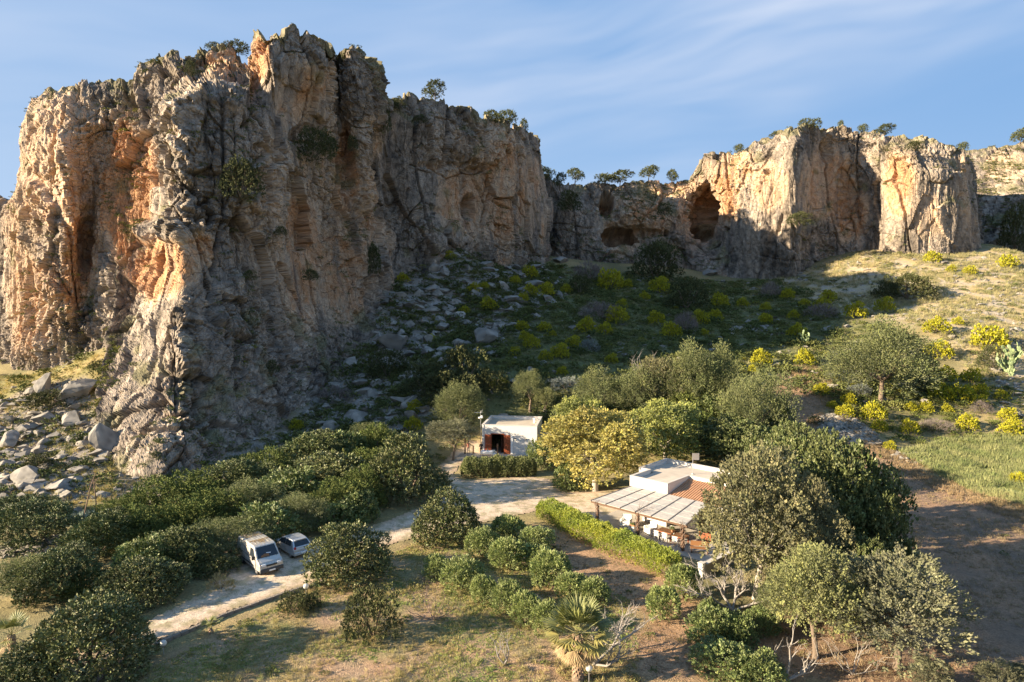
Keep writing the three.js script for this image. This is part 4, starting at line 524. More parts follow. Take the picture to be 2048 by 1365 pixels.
for (const [cx, by, w, h, D, l] of [[630, 318, 74, 64, 123, 'dark thicket in the gully under the rock tower'], [480, 392, 78, 80, 105, 'dark bush hanging in the hollow of the great grey slab'], [770, 262, 22, 56, 146, 'dark shrub in the deep cleft right of the pinnacle'], [745, 545, 30, 60, 138, 'dark ivy-like growth in the lower cleft of the massif'], [655, 300, 40, 30, 126, 'shrub beside the thicket under the rock tower'], [840, 245, 30, 14, 158, 'shrub on a ledge of the massif face'], [800, 215, 26, 22, 156, 'shrub near the crest right of the pinnacle'], [380, 150, 22, 30, 112, 'green tuft on the ledge above the grey slab'], [560, 470, 26, 18, 112, 'small shrub on the shaded face of the massif'], [705, 300, 20, 30, 134, 'shrub in the crack of the pinnacle'], [545, 745, 28, 26, 104, 'dark shrub low on the shaded face'], [500, 560, 24, 20, 106, 'shrub in a seam of the shaded face, left'], [620, 560, 30, 22, 119, 'shrub in a seam of the shaded face, right'], [1140, 420, 44, 40, 204, 'dark scrub on the wall between massif and caves'], [1330, 430, 30, 26, 205, 'scrub beside the large alcove'], [1600, 450, 46, 26, 185, 'sunlit scrub at the shadow line of the right cliff'], [1830, 300, 36, 18, 187, 'green scrub near the top of the right cliff']]) T('dark', 'ledge_shrub', 'shrub', l, cx, w, by - h, by, { at: at(cx, by, D - 1.6), push: .01 });

// --- long clipped hedge
function hedge(name, label, pts, wd, ht, col, col2, tip, n, seed, L = .14, W = .03) {
  const w = pts.map(([px, py]) => ground(px, py)), r = rng(seed), Lv = new Leaves(), o = w[0].clone(), len = [0]; for (let i = 1; i < w.length; i++) len.push(len[i - 1] + w[i].distanceTo(w[i - 1]));
  const tot = len[len.length - 1], at2 = (s) => { let i = 0; while (i < w.length - 2 && len[i + 1] < s) i++; const t = clamp((s - len[i]) / (len[i + 1] - len[i])); return [w[i].clone().lerp(w[i + 1], t), w[i + 1].clone().sub(w[i]).setY(0).normalize()]; };
  for (let k = 0; k < n; k++) {
    const s = r() * tot, [p, dir] = at2(s), side = V(-dir.z, 0, dir.x), a = r() * Math.PI, end = Math.min(1, Math.min(s, tot - s) / (wd * .7) + .25), q = 1 + .16 * fbm(s * .8, a, seed, 3) * 2, c = Math.cos(a), sn = Math.sin(a);
    const cx = Math.sign(c) * Math.pow(Math.abs(c), .55), cy = Math.pow(sn, .5), deep = lerp(.86, 1.02, r());
    const x = cx * wd * q * end * deep, y = cy * ht * q * Math.sqrt(end) * deep, b = clamp(.5 + 1.4 * fbm(s * .45, y, 3 + seed, 3));
    const P = p.clone().addScaledVector(side, x).add(V(0, y + .02, 0)).sub(o), N = side.clone().multiplyScalar(cx * .8).add(V(0, cy * .8 + .1, 0));
    for (let j = 0; j < 5; j++) { const g = () => (r() + r() - 1), e = lerp(.75, 1.25, r()), A = N.clone().add(V(g(), g() + .35, g())).normalize(), Q = N.clone().add(V(g(), g(), g())).normalize(), cc = mixc(mixc(col, col2, b), tip, r() < .3 ? r() : 0); Lv.add(P.x + g() * .1, Math.max(P.y + g() * .1, .02), P.z + g() * .1, A.x, A.y, A.z, Q.x, Q.y, Q.z, L * lerp(.7, 1.3, r()), W * lerp(.7, 1.3, r()), cc.map(v => v * e)); }
  }
  const t = thing(name, label, 'hedge', o); part('foliage', Lv.build(), M.leaf, t);
  part('stem', mergeGeometries(w.slice(1).map((p, i) => rod(w[i].clone().sub(o).add(V(0, ht * .35, 0)), p.clone().sub(o).add(V(0, ht * .35, 0)), wd * .45, wd * .45, 6))), M.bark, t);
}
hedge('clipped_hedge', 'long bright yellow-green hedge running along the pergola terrace', [[1085, 1032], [1130, 1056], [1200, 1092], [1270, 1122], [1325, 1146], [1352, 1162]], 1.15, 1.8, [.22, .29, .035], [.43, .44, .04], [.14, .21, .035], 12000, 11, .12, .026);
hedge('clipped_hedge', 'wide green hedge in front of the small white house', [[922, 954], [990, 952], [1072, 950]], 1.1, 2.1, [.15, .18, .05], [.20, .225, .07], [.30, .30, .12], 8000, 12, .16, .045);

// --- palms, agave, prickly pears
function fan(L, x, y, z, dir, size, r, c, droop = .2) {   // a pleated fan leaf of narrow blades
  const up = V(0, 1, 0), side = new THREE.Vector3().crossVectors(dir, up).normalize(), nrm = new THREE.Vector3().crossVectors(side, dir).normalize();
  for (let i = 0; i < 19; i++) { const a = (i / 18 - .5) * 2.5, A = dir.clone().multiplyScalar(Math.cos(a)).addScaledVector(side, Math.sin(a)); A.y -= droop * (1 - Math.cos(a) * .5); A.normalize(); const e = lerp(.8, 1.2, r()), N = nrm.clone().addScaledVector(side, (i % 2 - .5) * .9).normalize(); L.add(x, y, z, A.x, A.y, A.z, N.x, N.y, N.z, size * lerp(.85, 1.05, r()), size * .055, c.map(v => v * e)); }
}
function palm(label, p, h, tr, size, n, dry, seed) {
  const r = rng(seed), t = thing('fan_palm', label, 'palm', p), g = [cyl(tr * 1.5, tr * 1.1, .5, 0, -.1, 0, 12), cyl(tr * 1.1, tr * .9, h, 0, 0, 0, 12)];
  part('trunk', mergeGeometries(g), M.bark, t);
  const boot = []; for (let k = 0; k < h * 60; k++) { const a = k * 2.4, y = k / (h * 60) * h; boot.push(box(.07, .16, .04, 0, 0, tr * 1.12, 0, -.5).rotateY(a).translate(0, y, 0)); } if (boot.length) part('leaf_base', mergeGeometries(boot), std([.34, .23, .15], { roughness: 1 }), t, 'stuff');
  const green = new Leaves(), old = new Leaves(), st = [];
  for (let k = 0; k < n; k++) { const a = k * 2.4, el = lerp(1.35, -.15, k / n) + (r() - .5) * .2, d = V(Math.cos(a) * Math.cos(el), Math.sin(el), Math.sin(a) * Math.cos(el)), q = size * lerp(.75, 1, r()); st.push(rod(V(0, h, 0), d.clone().multiplyScalar(q).add(V(0, h, 0)), .02, .014, 4)); fan(green, d.x * q, h + d.y * q, d.z * q, d, size * lerp(.7, .95, r()), r, k / n > .7 ? [.36, .32, .10] : [.20, .215, .06], .22); }
  for (let k = 0; k < dry; k++) { const a = k * 2.4 + 1, el = lerp(-.3, -1.1, k / dry), d = V(Math.cos(a) * Math.cos(el), Math.sin(el), Math.sin(a) * Math.cos(el)), q = size * .8; st.push(rod(V(0, h - .1, 0), d.clone().multiplyScalar(q).add(V(0, h - .1, 0)), .02, .014, 4)); fan(old, d.x * q, h - .1 + d.y * q, d.z * q, d, size * .6, r, [.40, .29, .15], .5); }
  part('stalk', mergeGeometries(st), std([.26, .24, .10]), t); part('frond', green.build(), M.leaf, t); if (dry) part('dry_frond', old.build(), M.dull, t);
}
{ const p = ground(1156, 1360); palm('tall fan palm with dry skirt at the bottom of the garden', p, 2.7, .27, 1.3, 38, 26, 3); palm('small fan palm at the left picture edge', ground(24, 1305), 1.1, .16, .8, 12, 5, 4); palm('tiny young fan palm beside the drive kerb', ground(421, 1268), .35, .08, .55, 10, 3, 5); }
{ // agave with old flower stalks
  const r = rng(9), p = ground(178, 1040), t = thing('agave', 'blue-grey agave clump with tall dry flower stalks above the belt of shrubs', 'agave', p), L = new Leaves();
  for (let c = 0; c < 6; c++) { const ox = (r() - .5) * 2.6, oz = (r() - .5) * 1.4; for (let k = 0; k < 26; k++) { const a = k * 2.4, el = lerp(1.3, .25, k / 26), A = V(Math.cos(a) * Math.cos(el), Math.sin(el), Math.sin(a) * Math.cos(el)), N = V(-Math.cos(a) * Math.sin(el), Math.cos(el), -Math.sin(a) * Math.sin(el)); L.add(ox, 0, oz, A.x, A.y, A.z, N.x, N.y, N.z, lerp(.7, 1.1, r()), .09, [.20, .25, .21]); } }
  part('leaf', L.build(), M.dense, t, 'stuff');
  for (const [x, z, hx, h] of [[-.6, 0, 1.4, 4.6], [.7, -.2, -.25, 3.9], [1.9, -.3, .1, 2.2]]) part('flower_stalk', mergeGeometries([rod(V(x, 0, z), V(x + hx * .6, h * .7, z), .055, .045), rod(V(x + hx * .6, h * .7, z), V(x + hx, h, z), .045, .03), ...[0, 1, 2, 3, 4].map(i => rod(V(x + hx * lerp(.75, 1, i / 4), h * lerp(.8, .99, i / 4), z), V(x + hx + (i % 2 - .5) * .8, h * lerp(.86, 1.03, i / 4), z), .025, .015, 4))]), M.deadBrown, t);
}
function pricklyPear(label, p, n, s, seed) {
  const r = rng(seed), t = thing('prickly_pear', label, 'cactus', p), gs = [], pad = new THREE.SphereGeometry(1, 9, 6).scale(.17, .24, .035), nodes = [[V(0, 0, 0), V(0, 1, 0)]];
  for (let k = 0; k < n; k++) { const [b, d] = nodes[Math.floor(r() * nodes.length)], e = d.clone().add(V((r() - .5) * 1.7, .55, (r() - .5) * 1.7)).normalize(), q = new THREE.Quaternion().setFromUnitVectors(V(0, 1, 0), e), g = pad.clone(); g.rotateY(r() * TAU); g.translate(0, .2, 0); g.applyQuaternion(q); g.scale(s, s, s); const o = b; g.translate(o.x, o.y, o.z); gs.push(g); nodes.push([o.clone().addScaledVector(e, .4 * s), e]); if (nodes.length > 40) nodes.shift(); }
  part('pad', mergeGeometries(gs), std([.21, .27, .13], { roughness: .6 }), t, 'stuff');
}
pricklyPear('large prickly pear cactus on the right hill at the picture edge', ground(2022, 752), 110, 1.7, 21); pricklyPear('prickly pear cactus in front of the dark shrub in the upper tree row', ground(1408, 830), 70, 1.5, 22); pricklyPear('prickly pear cactus above the top of the dirt track', ground(1612, 692), 60, 1.2, 23);

// --- dead trees and brush
function twigs(len, rad, dir, r, depth, fork, wander) {
  const g = []; (function grow(p, d, l, q, k) { const m = p.clone().addScaledVector(d, l * .5).add(V((r() - .5) * wander * l, (r() - .5) * wander * l, (r() - .5) * wander * l)), e = m.clone().addScaledVector(d, l * .5).add(V((r() - .5) * wander * l, (r() - .3) * wander * l, (r() - .5) * wander * l)); g.push(rod(p, m, q, q * .85, 5), rod(m, e, q * .85, q * .62, 5)); if (k > 0) for (let i = 0; i < fork; i++) { const nd = d.clone().add(V((r() - .5) * 1.7, (r() - .35) * 1.1, (r() - .5) * 1.7)).normalize(); grow(i % 3 ? m : e, nd, l * lerp(.5, .8, r()), q * .58, k - 1); } })(V(0, 0, 0), dir.normalize(), len, rad, depth); return g;
}
function deadwood(name, label, px, py, mat, arms, o = {}) { const p = ground(px, py), r = rng(o.seed ?? px), t = thing(name, label, o.cat ?? 'dead tree', p); for (const [x, y, z, l, q] of arms) part('branch', mergeGeometries(twigs(l, q, V(x, y, z), r, o.depth ?? 4, o.fork ?? 2, o.wander ?? .25)), mat, t); return t; }
deadwood('fallen_branch', 'bleached fallen branch with forked twigs beside the palm', 1188, 1330, M.dead, [[.2, 1, 0, 1.0, .13], [1, .62, -.3, 2.2, .1], [1, .35, .5, 1.9, .08], [.8, .5, -1, 1.8, .07]], { seed: 31, fork: 3 });
deadwood('fallen_branch', 'sprawling bleached dead tree below the end of the low wall', 1466, 1222, M.dead, [[-.6, .9, -.5, 1.9, .11], [.3, 1, -.6, 1.8, .10], [1, .35, .1, 2.2, .10], [-1, .5, .1, 2.0, .09], [.7, .9, -.8, 1.7, .08]], { seed: 32, fork: 3 });
deadwood('bare_tree', 'small bare grey tree with knobbly branches at the bottom edge', 1568, 1365, M.dead, [[.3, 1, 0, 1.4, .09], [.9, .7, .2, 1.3, .07], [-.3, 1, -.3, 1.2, .06], [1, .35, -.2, 1.4, .06]], { seed: 33 });
deadwood('bare_shrub', 'bare whitish twiggy shrub under the grey-green olive tree', 1706, 1350, M.dead, [[.2, 1, 0, 1.3, .035], [-.5, 1, .1, 1.3, .03], [.7, 1, -.2, 1.3, .03], [-.9, .8, -.2, 1.2, .03], [.9, .7, .2, 1.2, .03]], { seed: 34, depth: 5, fork: 2, cat: 'shrub' });
deadwood('bare_shrub', 'leafless thin grey shrub in the front garden', 1008, 1330, M.deadGrey, [[-.4, 1, 0, 1.2, .045], [.5, 1, .1, 1.1, .045], [.1, 1, -.3, .9, .03]], { seed: 35, cat: 'shrub' });
deadwood('brush_pile', 'pile of dark dead brush right of the dark round shrub', 868, 1240, M.deadBrown, [[1, .3, .1, 1.2, .03], [-1, .35, .2, 1.1, .03], [.3, .6, -1, 1.1, .03], [.8, .5, .6, 1.1, .03], [-.5, .7, -.5, 1.2, .04], [.1, 1, .2, 1.0, .03]], { seed: 36, depth: 5, fork: 2, cat: 'brush' });
deadwood('bare_tree', 'grey dead tree rising behind the upper tree row', 1286, 775, M.deadGrey, [[-.25, 1, 0, 2.4, .10], [.4, 1, .1, 2.5, .11], [.1, 1, -.3, 2.2, .08]], { seed: 37 });
deadwood('brush_pile', 'small reddish dead brush in the front garden', 645, 1268, M.deadBrown, [[1, .4, .1, .6, .02], [-1, .4, .2, .6, .02], [.2, .8, -.4, .6, .02], [.3, .5, .9, .6, .02]], { seed: 38, depth: 4, cat: 'brush' });

// ------------------------------------------------------------------ stones
function stone(seed, flat) {
  const g = new THREE.IcosahedronGeometry(1, 4), p = g.attributes.position, r = rng(seed), pl = []; for (let i = 0; i < 15; i++) { const v = V(r() - .5, (r() - .5) * flat, r() - .5).normalize(); pl.push([v, lerp(.36, .78, r())]); }
  for (let i = 0; i < p.count; i++) { const v = V(p.getX(i), p.getY(i), p.getZ(i)); for (const [n, d] of pl) { const q = v.dot(n) - d; if (q > 0) v.addScaledVector(n, -q); } const k = 1.25 + .10 * fbm(v.x * 2.5 + seed, v.y * 2.5, v.z * 2.5, 4); p.setXYZ(i, v.x * k, v.y * k * .8, v.z * k); }
  const n = new Float32Array(p.count * 3); g.computeVertexNormals(); const c = new Float32Array(p.count * 3); for (let i = 0; i < p.count; i++) { const t = .23 + .28 * fbm(p.getX(i) * 2, p.getY(i) * 2 + seed, p.getZ(i) * 2, 3); c.set([t * 1.05, t * .97, t * .84], i * 3); } g.setAttribute('color', new THREE.BufferAttribute(c, 3)); return g;
}
const stones = [1, 2, 3, 4, 5, 6].map(s => stone(s * 17, s % 2 ? .7 : 1)), stoneMat = new THREE.MeshStandardMaterial({ vertexColors: true, roughness: 1 });
const pebbles = [1, 2, 3].map(s => { const g = new THREE.IcosahedronGeometry(1, 1), p = g.attributes.position, r = rng(s * 5), a = [...Array(3)].map(() => V(r() - .5, r() - .5, r() - .5).normalize()); for (let i = 0; i < p.count; i++) { const v = V(p.getX(i), p.getY(i), p.getZ(i)); for (const n of a) { const q = v.dot(n) - .5; if (q > 0) v.addScaledVector(n, -q); } const k = 1 + .25 * noise(v.x * 2 + s * 9, v.y * 2, v.z * 2); p.setXYZ(i, v.x * k, v.y * k * .75, v.z * k); } g.computeVertexNormals(); return g; });
const boulderList = [[19, 882, 42, 36, 'rounded pale boulder at the left picture edge'], [50, 862, 30, 24, 'boulder just right of the rounded one at the left edge'], [92, 842, 58, 30, 'broad grey boulder in the middle of the rock fall at left'], [143, 838, 50, 26, 'grey boulder right of the broad one in the rock fall'], [165, 786, 62, 42, 'leaning slab boulder at the top of the rock fall'], [90, 768, 38, 46, 'upright brown boulder in front of the orange cliff foot'], [205, 872, 48, 76, 'tall upright boulder leaning on the cliff toe'], [80, 868, 24, 18, 'small pale boulder below the broad one'], [92, 886, 32, 18, 'flat pale boulder low in the rock fall'], [107, 873, 24, 16, 'small boulder right of the flat pale one'], [52, 948, 58, 38, 'pyramid-shaped boulder in the grass at left'], [122, 972, 50, 22, 'long flat boulder in the grass right of the pyramid-shaped one'], [68, 978, 36, 14, 'low half buried boulder below the pyramid-shaped one'], [46, 897, 24, 16, 'boulder under the rounded one at the left edge'], [20, 842, 28, 18, 'boulder above the rounded one at the left edge'], [118, 916, 28, 16, 'low boulder at the lower rim of the rock fall'], [22, 908, 34, 14, 'flat boulder at the left edge, lower rim'], [207, 990, 28, 14, 'small boulder near the agave'], [968, 674, 54, 46, 'largest boulder in the shaded talus above the small white house'], [1016, 602, 42, 18, 'flat boulder among the spurges high in the talus'], [1066, 570, 42, 18, 'grey boulder right of the upper spurges'], [861, 582, 38, 18, 'boulder in the upper left of the shaded talus'], [787, 690, 62, 42, 'huge boulder beside the round dark bush'], [721, 768, 38, 20, 'pale boulder left of the dark thicket'], [703, 840, 38, 24, 'pale boulder near the two spurges above the belt'], [984, 708, 30, 14, 'boulder under the largest one in the talus'], [855, 705, 42, 22, 'boulder right of the huge one in the talus'], [803, 668, 24, 22, 'pale pointed boulder above the huge one'], [884, 656, 34, 22, 'grey boulder between the huge and the largest ones'], [1120, 520, 34, 14, 'boulder at the foot of the wall below the caves'], [1420, 545, 30, 16, 'boulder under the large alcove']];
for (const [cx, cy, w, h, l] of boulderList) { const r = rng(cx * 7 + cy), p0 = ground(cx, cy + h * .42), D = -p0.z + w / 2 * -p0.z / FPX * .5, R = w / 2 * D / FPX, x = sideRel(cx, cy) * D, p = stand(x, D), m = shade(new THREE.Mesh(stones[Math.floor(r() * 6)], stoneMat)); m.name = numbered('boulder'); m.position.copy(p).add(V(0, h / FPX * D * .28, 0)); m.rotation.set((r() - .5) * .5, r() * TAU, (r() - .5) * .5); m.scale.set(R * 1.15, h / FPX * D * .72, R * 1.05); scene.add(m); tag(m, l, 'boulder'); }
const inst = (name, geo, mat, list, label) => { if (!list.length) return; const m = new THREE.InstancedMesh(geo, mat, list.length), d = new THREE.Object3D(); shade(m); list.forEach(([x, y, z, sx, sy, sz, ry, rx, rz, c], i) => { d.position.set(x, y, z); d.rotation.set(rx ?? 0, ry, rz ?? 0); d.scale.set(sx, sy, sz); d.updateMatrix(); m.setMatrixAt(i, d.matrix); m.setColorAt(i, c ?? WHITE); }); m.name = numbered(name); m.userData.kind = 'stuff'; m.userData.label = label; scene.add(m); return m; };
const WHITE = new THREE.Color(1, 1, 1), lin = (r, g, b) => new THREE.Color().setRGB(r, g, b);
function scatter(poly, n, seed, f, keep) { const r = rng(seed), b = bounds(poly), out = []; for (let i = 0; i < n; i++) { const x = lerp(b[0], b[1], r()), d = lerp(b[2], b[3], r()); if (!inside(poly, x, d) || driveTest(x, d) > -.1 || (keep && !keep(x, d, r))) continue; out.push(f(x, d, lay(x, d), r)); } return out; }
{
  const set = stones.map(() => []), one = (lo, hi, pw) => (x, d, e, r) => { const s = lerp(lo, hi, Math.pow(r(), pw)); set[Math.floor(r() * 6)].push([x, e + s * .15, -d, s * lerp(.7, 1.3, r()), s * lerp(.5, 1, r()), s * lerp(.7, 1.3, r()), r() * TAU, (r() - .5) * .7, (r() - .5) * .7, lin(...(t => [t, t * .98, t * .95])(lerp(.7, 1.15, r())))]); return 0; };
  scatter(R_talus, 3600, 51, one(.15, 1.9, 5)); scatter(R_scree, 1900, 52, one(.15, 1.2, 3.6), (x, d, r) => fbm(x * .12 + 4, 3, d * .12, 2) + (r() - .5) * .3 > -.14); scatter(R_valley, 1500, 53, one(.15, .9, 4)); scatter(R_dry, 3600, 54, one(.12, 1.0, 4), (x, d, r) => fbm(x * .2, 3, d * .2, 2) > -.02); scatter(R_left, 500, 55, one(.15, .7, 3));
  scatter(region([[1640, 832], [1700, 828], [1752, 868], [1765, 892], [1700, 890], [1640, 872]]), 1100, 56, one(.12, .55, 2)); scatter(region([[1455, 652], [1535, 652], [1535, 664], [1455, 664]]), 260, 57, one(.2, .7, 2)); scatter(region([[0, 1090], [60, 1078], [180, 1060], [185, 1085], [60, 1115], [0, 1120]]), 420, 58, one(.12, .45, 2)); scatter(region([[1990, 745], [2060, 740], [2060, 850], [2010, 850]]), 200, 59, one(.2, .8, 2)); scatter(region([[1790, 895], [1860, 920], [1840, 935], [1780, 910]]), 90, 60, one(.12, .5, 2));
  scatter(region([[1880, 640], [2060, 560], [2060, 700], [1960, 720]]), 400, 61, one(.15, .6, 2));
  const R_foot = region([[215, 1005], [345, 985], [480, 925], [640, 880], [770, 858], [760, 800], [640, 815], [480, 880], [330, 960], [205, 930]]);
  scatter(R_foot, 900, 97, one(.12, .9, 3.5));
  set.forEach((l, i) => inst('scree', stones[i], stoneMat, l, 'loose grey limestone rubble on the slopes'));
  const pm = std([.33, .28, .22], { roughness: 1 }), ps = pebbles.map(() => []), two = (lo, hi) => (x, d, e, r) => { const s = lerp(lo, hi, Math.pow(r(), 3)); ps[Math.floor(r() * 3)].push([x, e + s * .2, -d, s, s, s, r() * TAU, r(), r(), lin(...(t => [t, t * .93, t * .85])(lerp(.6, 1.15, r())))]); return 0; };
  scatter(R_garden, 5000, 62, two(.015, .06)); scatter(R_field, 2500, 63, two(.015, .07)); scatter(R_soil, 1500, 64, two(.015, .05)); scatter(R_scree, 5000, 65, two(.05, .25)); scatter(R_talus, 9000, 66, two(.05, .3));
  ps.forEach((l, i) => inst('small_stones', pebbles[i], pm, l, 'small loose stones lying on the ground'));
}
// ------------------------------------------------------------------ grass, weeds and low scrub
function tuft(n, spread, lean, w, seed) { const r = rng(seed), L = new Leaves(); for (let i = 0; i < n; i++) { const a = r() * TAU, q = spread * Math.sqrt(r()), e = lerp(.75, 1.25, r()), A = V(Math.cos(a) * lean * r() + (r() - .5) * .3, 1, Math.sin(a) * lean * r() + (r() - .5) * .3).normalize(), b = r() * TAU; L.add(Math.cos(a) * q, -.05, Math.sin(a) * q, A.x, A.y, A.z, Math.cos(b), .1, Math.sin(b), lerp(.55, 1, r()), w, [e, e, e]); } return L.build(); }
const grassMat = leafMat({ roughness: 1, transmission: .35, thickness: 0 }), tufts = [tuft(16, .28, .9, .03, 1), tuft(14, .35, 1.3, .035, 2), tuft(20, .2, .7, .025, 3)], herb = [tuft(10, .5, 2.6, .13, 4), tuft(12, .6, 3.2, .10, 5)];
function grass(name, label, geos, poly, n, seed, lo, hi, c1, c2, keep, wide = 1) { const set = geos.map(() => []); scatter(poly, n, seed, (x, d, e, r) => { const s = lerp(lo, hi, r() * r()), t = clamp(.5 + 1.2 * fbm(x * .3, seed, d * .3, 2) + (r() - .5) * .6); set[Math.floor(r() * geos.length)].push([x, e + bumpy(x, d) * .8, -d, s * wide, s, s * wide, r() * TAU, 0, 0, lin(...mixc(c1, c2, t))]); }, keep); set.forEach((l, i) => inst(name, geos[i], grassMat, l, label)); }
const patch = (f, th, s) => (x, d, r) => fbm(x * f + s, s, d * f, 3) + (r() - .5) * .15 > th;
grass('dry_grass', 'tall dry straw coloured grass on the sunny hill', tufts, R_dry, 50000, 71, .5, 1.5, [.44, .37, .18], [.22, .23, .08], patch(.16, -.06, 2), .85);
grass('dry_grass', 'patches of dry grass in the shaded hollow', tufts, R_valley, 16000, 72, .4, 1.1, [.40, .35, .16], [.20, .22, .075], patch(.12, -.06, 5));
grass('lush_grass', 'lush green grass at the right edge', tufts, R_lush, 34000, 73, .35, 1.2, [.17, .22, .06], [.38, .37, .15], patch(.2, -.16, 4), 1.2);
grass('dry_grass', 'dry grass around the rock fall at left', tufts, R_left, 16000, 74, .3, 1.0, [.48, .36, .13], [.25, .26, .07], patch(.2, -.1, 7));
grass('dry_grass', 'dry grass along the foot of the shaded cliff', tufts, region([[215, 1015], [345, 995], [480, 935], [640, 890], [780, 866], [760, 800], [640, 815], [480, 880], [330, 960], [205, 930]]), 5000, 102, .2, .7, [.40, .31, .13], [.24, .22, .08], patch(.2, -.12, 21));
grass('garden_grass', 'thin dry grass of the front garden', tufts, R_garden, 16000, 75, .08, .34, [.44, .33, .14], [.28, .26, .08], patch(.3, -.06, 1), 1.5);
grass('weeds', 'green weeds of the front garden', herb, R_garden, 18000, 76, .08, .28, [.19, .27, .05], [.30, .31, .075], patch(.2, -.01, 3), 1.2);
grass('dry_grass', 'brown stubble on the ploughed field', tufts, R_field, 26000, 77, .1, .5, [.30, .22, .12], [.36, .28, .15], patch(.2, -.16, 8), 1.4);
grass('leaf_litter', 'dry leaf litter scattered under the trees and bushes', herb, region([[1080, 1075], [1300, 1170], [1700, 1180], [1960, 1300], [1960, 1400], [1000, 1400], [1180, 1230]]), 9000, 106, .05, .16, [.34, .22, .10], [.24, .14, .07], null, 1.6);
grass('garden_grass', 'clumps of taller straw grass in the front garden', tufts, R_garden, 3200, 107, .25, .6, [.46, .36, .15], [.30, .31, .09], patch(.25, .06, 23), 1.1);
grass('weeds', 'sparse weeds and litter on the bare soil', herb, R_soil, 3500, 78, .06, .22, [.26, .19, .09], [.14, .15, .05], patch(.3, .05, 9), 1.2);
grass('dry_grass', 'tall dry grass along the rim of the field', tufts, region([[1540, 730], [1660, 735], [1660, 760], [1760, 880], [1900, 950], [2060, 1010], [2060, 1050], [1880, 985], [1740, 905], [1600, 760]]), 5000, 79, .3, .8, [.40, .28, .15], [.30, .22, .10]);
{
  const small = [crown({ seed: 901, H: .9, lobes: 10, lobe: .4, leaves: 420, per: 6, spray: .12, loose: .8, L: .24, W: .07, vary: .3, up: .3, col: [.9, .95, .9] }), crown({ seed: 902, H: .8, lobes: 9, lobe: .42, leaves: 380, per: 6, spray: .14, loose: .9, L: .28, W: .06, vary: .3, up: .5, col: [1, 1, 1] })], set = [[], []];
  const put = (lo, hi, c1, c2) => (x, d, e, r) => { const s = lerp(lo, hi, Math.pow(r(), 2)); set[r() < .5 ? 0 : 1].push([x, e - .05, -d, s, s * lerp(.6, 1.1, r()), s, r() * TAU, 0, 0, lin(...mixc(c1, c2, r()))]); };
  const G = [.105, .13, .044], O = [.20, .205, .065], B = [.17, .145, .10], Y = [.28, .26, .03];
  scatter(R_valley, 4200, 81, put(.3, 1.5, G, O), patch(.1, -.12, 11)); scatter(R_valley, 1600, 108, put(.4, 1.4, [.15, .175, .055], [.22, .225, .07])); scatter(R_valley, 700, 82, put(.3, 1.0, B, O)); const R_foot = region([[215, 1005], [345, 985], [480, 925], [640, 880], [770, 858], [760, 800], [640, 815], [480, 880], [330, 960], [205, 930]]); scatter(R_foot, 420, 98, put(.25, 1.0, O, B)); scatter(R_foot, 200, 99, put(.4, 1.3, G, O)); scatter(R_garden, 420, 103, put(.12, .5, [.26, .22, .09], [.13, .17, .04]), patch(.3, -.02, 19)); scatter(R_soil, 160, 104, put(.12, .45, [.24, .18, .09], [.13, .16, .045])); scatter(R_field, 260, 105, put(.12, .5, [.26, .19, .10], [.14, .15, .05])); scatter(R_valley, 420, 89, put(.35, 1.1, Y, O)); scatter(R_valley, 1700, 92, put(.6, 2.0, G, [.165, .18, .06]), patch(.09, -.08, 15)); scatter(R_talus, 1500, 93, put(.5, 1.9, G, [.15, .165, .055]), patch(.1, -.10, 16)); scatter(R_scree, 260, 94, put(.5, 1.5, [.13, .15, .05], G)); scatter(R_left, 420, 96, put(.5, 1.7, [.13, .15, .05], O), patch(.12, -.05, 17)); scatter(R_talus, 5200, 83, put(.3, 1.5, G, O), patch(.14, -.10, 12)); scatter(R_talus, 500, 90, put(.3, 1.1, B, O)); scatter(R_left, 1300, 84, put(.2, 1.1, O, G)); scatter(R_scree, 160, 85, put(.2, .8, O, G)); scatter(R_dry, 2200, 86, put(.25, 1.1, O, G), patch(.12, -.06, 13)); scatter(R_dry, 400, 91, put(.25, 1.0, B, O)); scatter(region([[700, 880], [880, 780], [1080, 790], [1380, 800], [1560, 850], [1540, 930], [1300, 930], [1120, 900], [960, 880], [860, 940]]), 900, 87, put(.25, .9, G, O)); scatter(region([[1640, 780], [1880, 740], [2060, 780], [2060, 870], [1860, 895], [1760, 880]]), 900, 88, put(.25, 1.0, O, [.13, .16, .04]));
  set.forEach((l, i) => inst('low_scrub', small[i], M.dense, l, 'low mixed scrub covering the slopes'));
  // tufts rooted on the cliff faces
  const r = rng(95), cs = []; scene.updateMatrixWorld(true);
  for (const o of scene.children.filter(c => c.name.startsWith('cliff') && c.geometry && !c.isInstancedMesh && c.userData.kind === 'structure')) { const p = o.geometry.attributes.position, n = NORMALS.get(o.geometry); for (let k = 0; k < 30000; k++) { const i = Math.floor(r() * p.count), ny = n.getY(i), x = p.getX(i), y = p.getY(i), z = p.getZ(i); if (ny < .42 || ny > .93 || n.getZ(i) < -.2) continue; if (fbm(x * .09, y * .09, z * .09, 2) + (ny - .5) * .4 < .10) continue; const s = lerp(.2, .85, Math.pow(r(), 2.5)); cs.push([x, y - s * .2, z, s, s * .8, s, r() * TAU, 0, 0, r() < .12 ? lin(.26, .25, .04) : lin(...mixc(G, O, r()))]); } }
  inst('cliff_scrub', small[0], M.dense, cs, 'small tufts growing on the ledges of the cliffs');
}

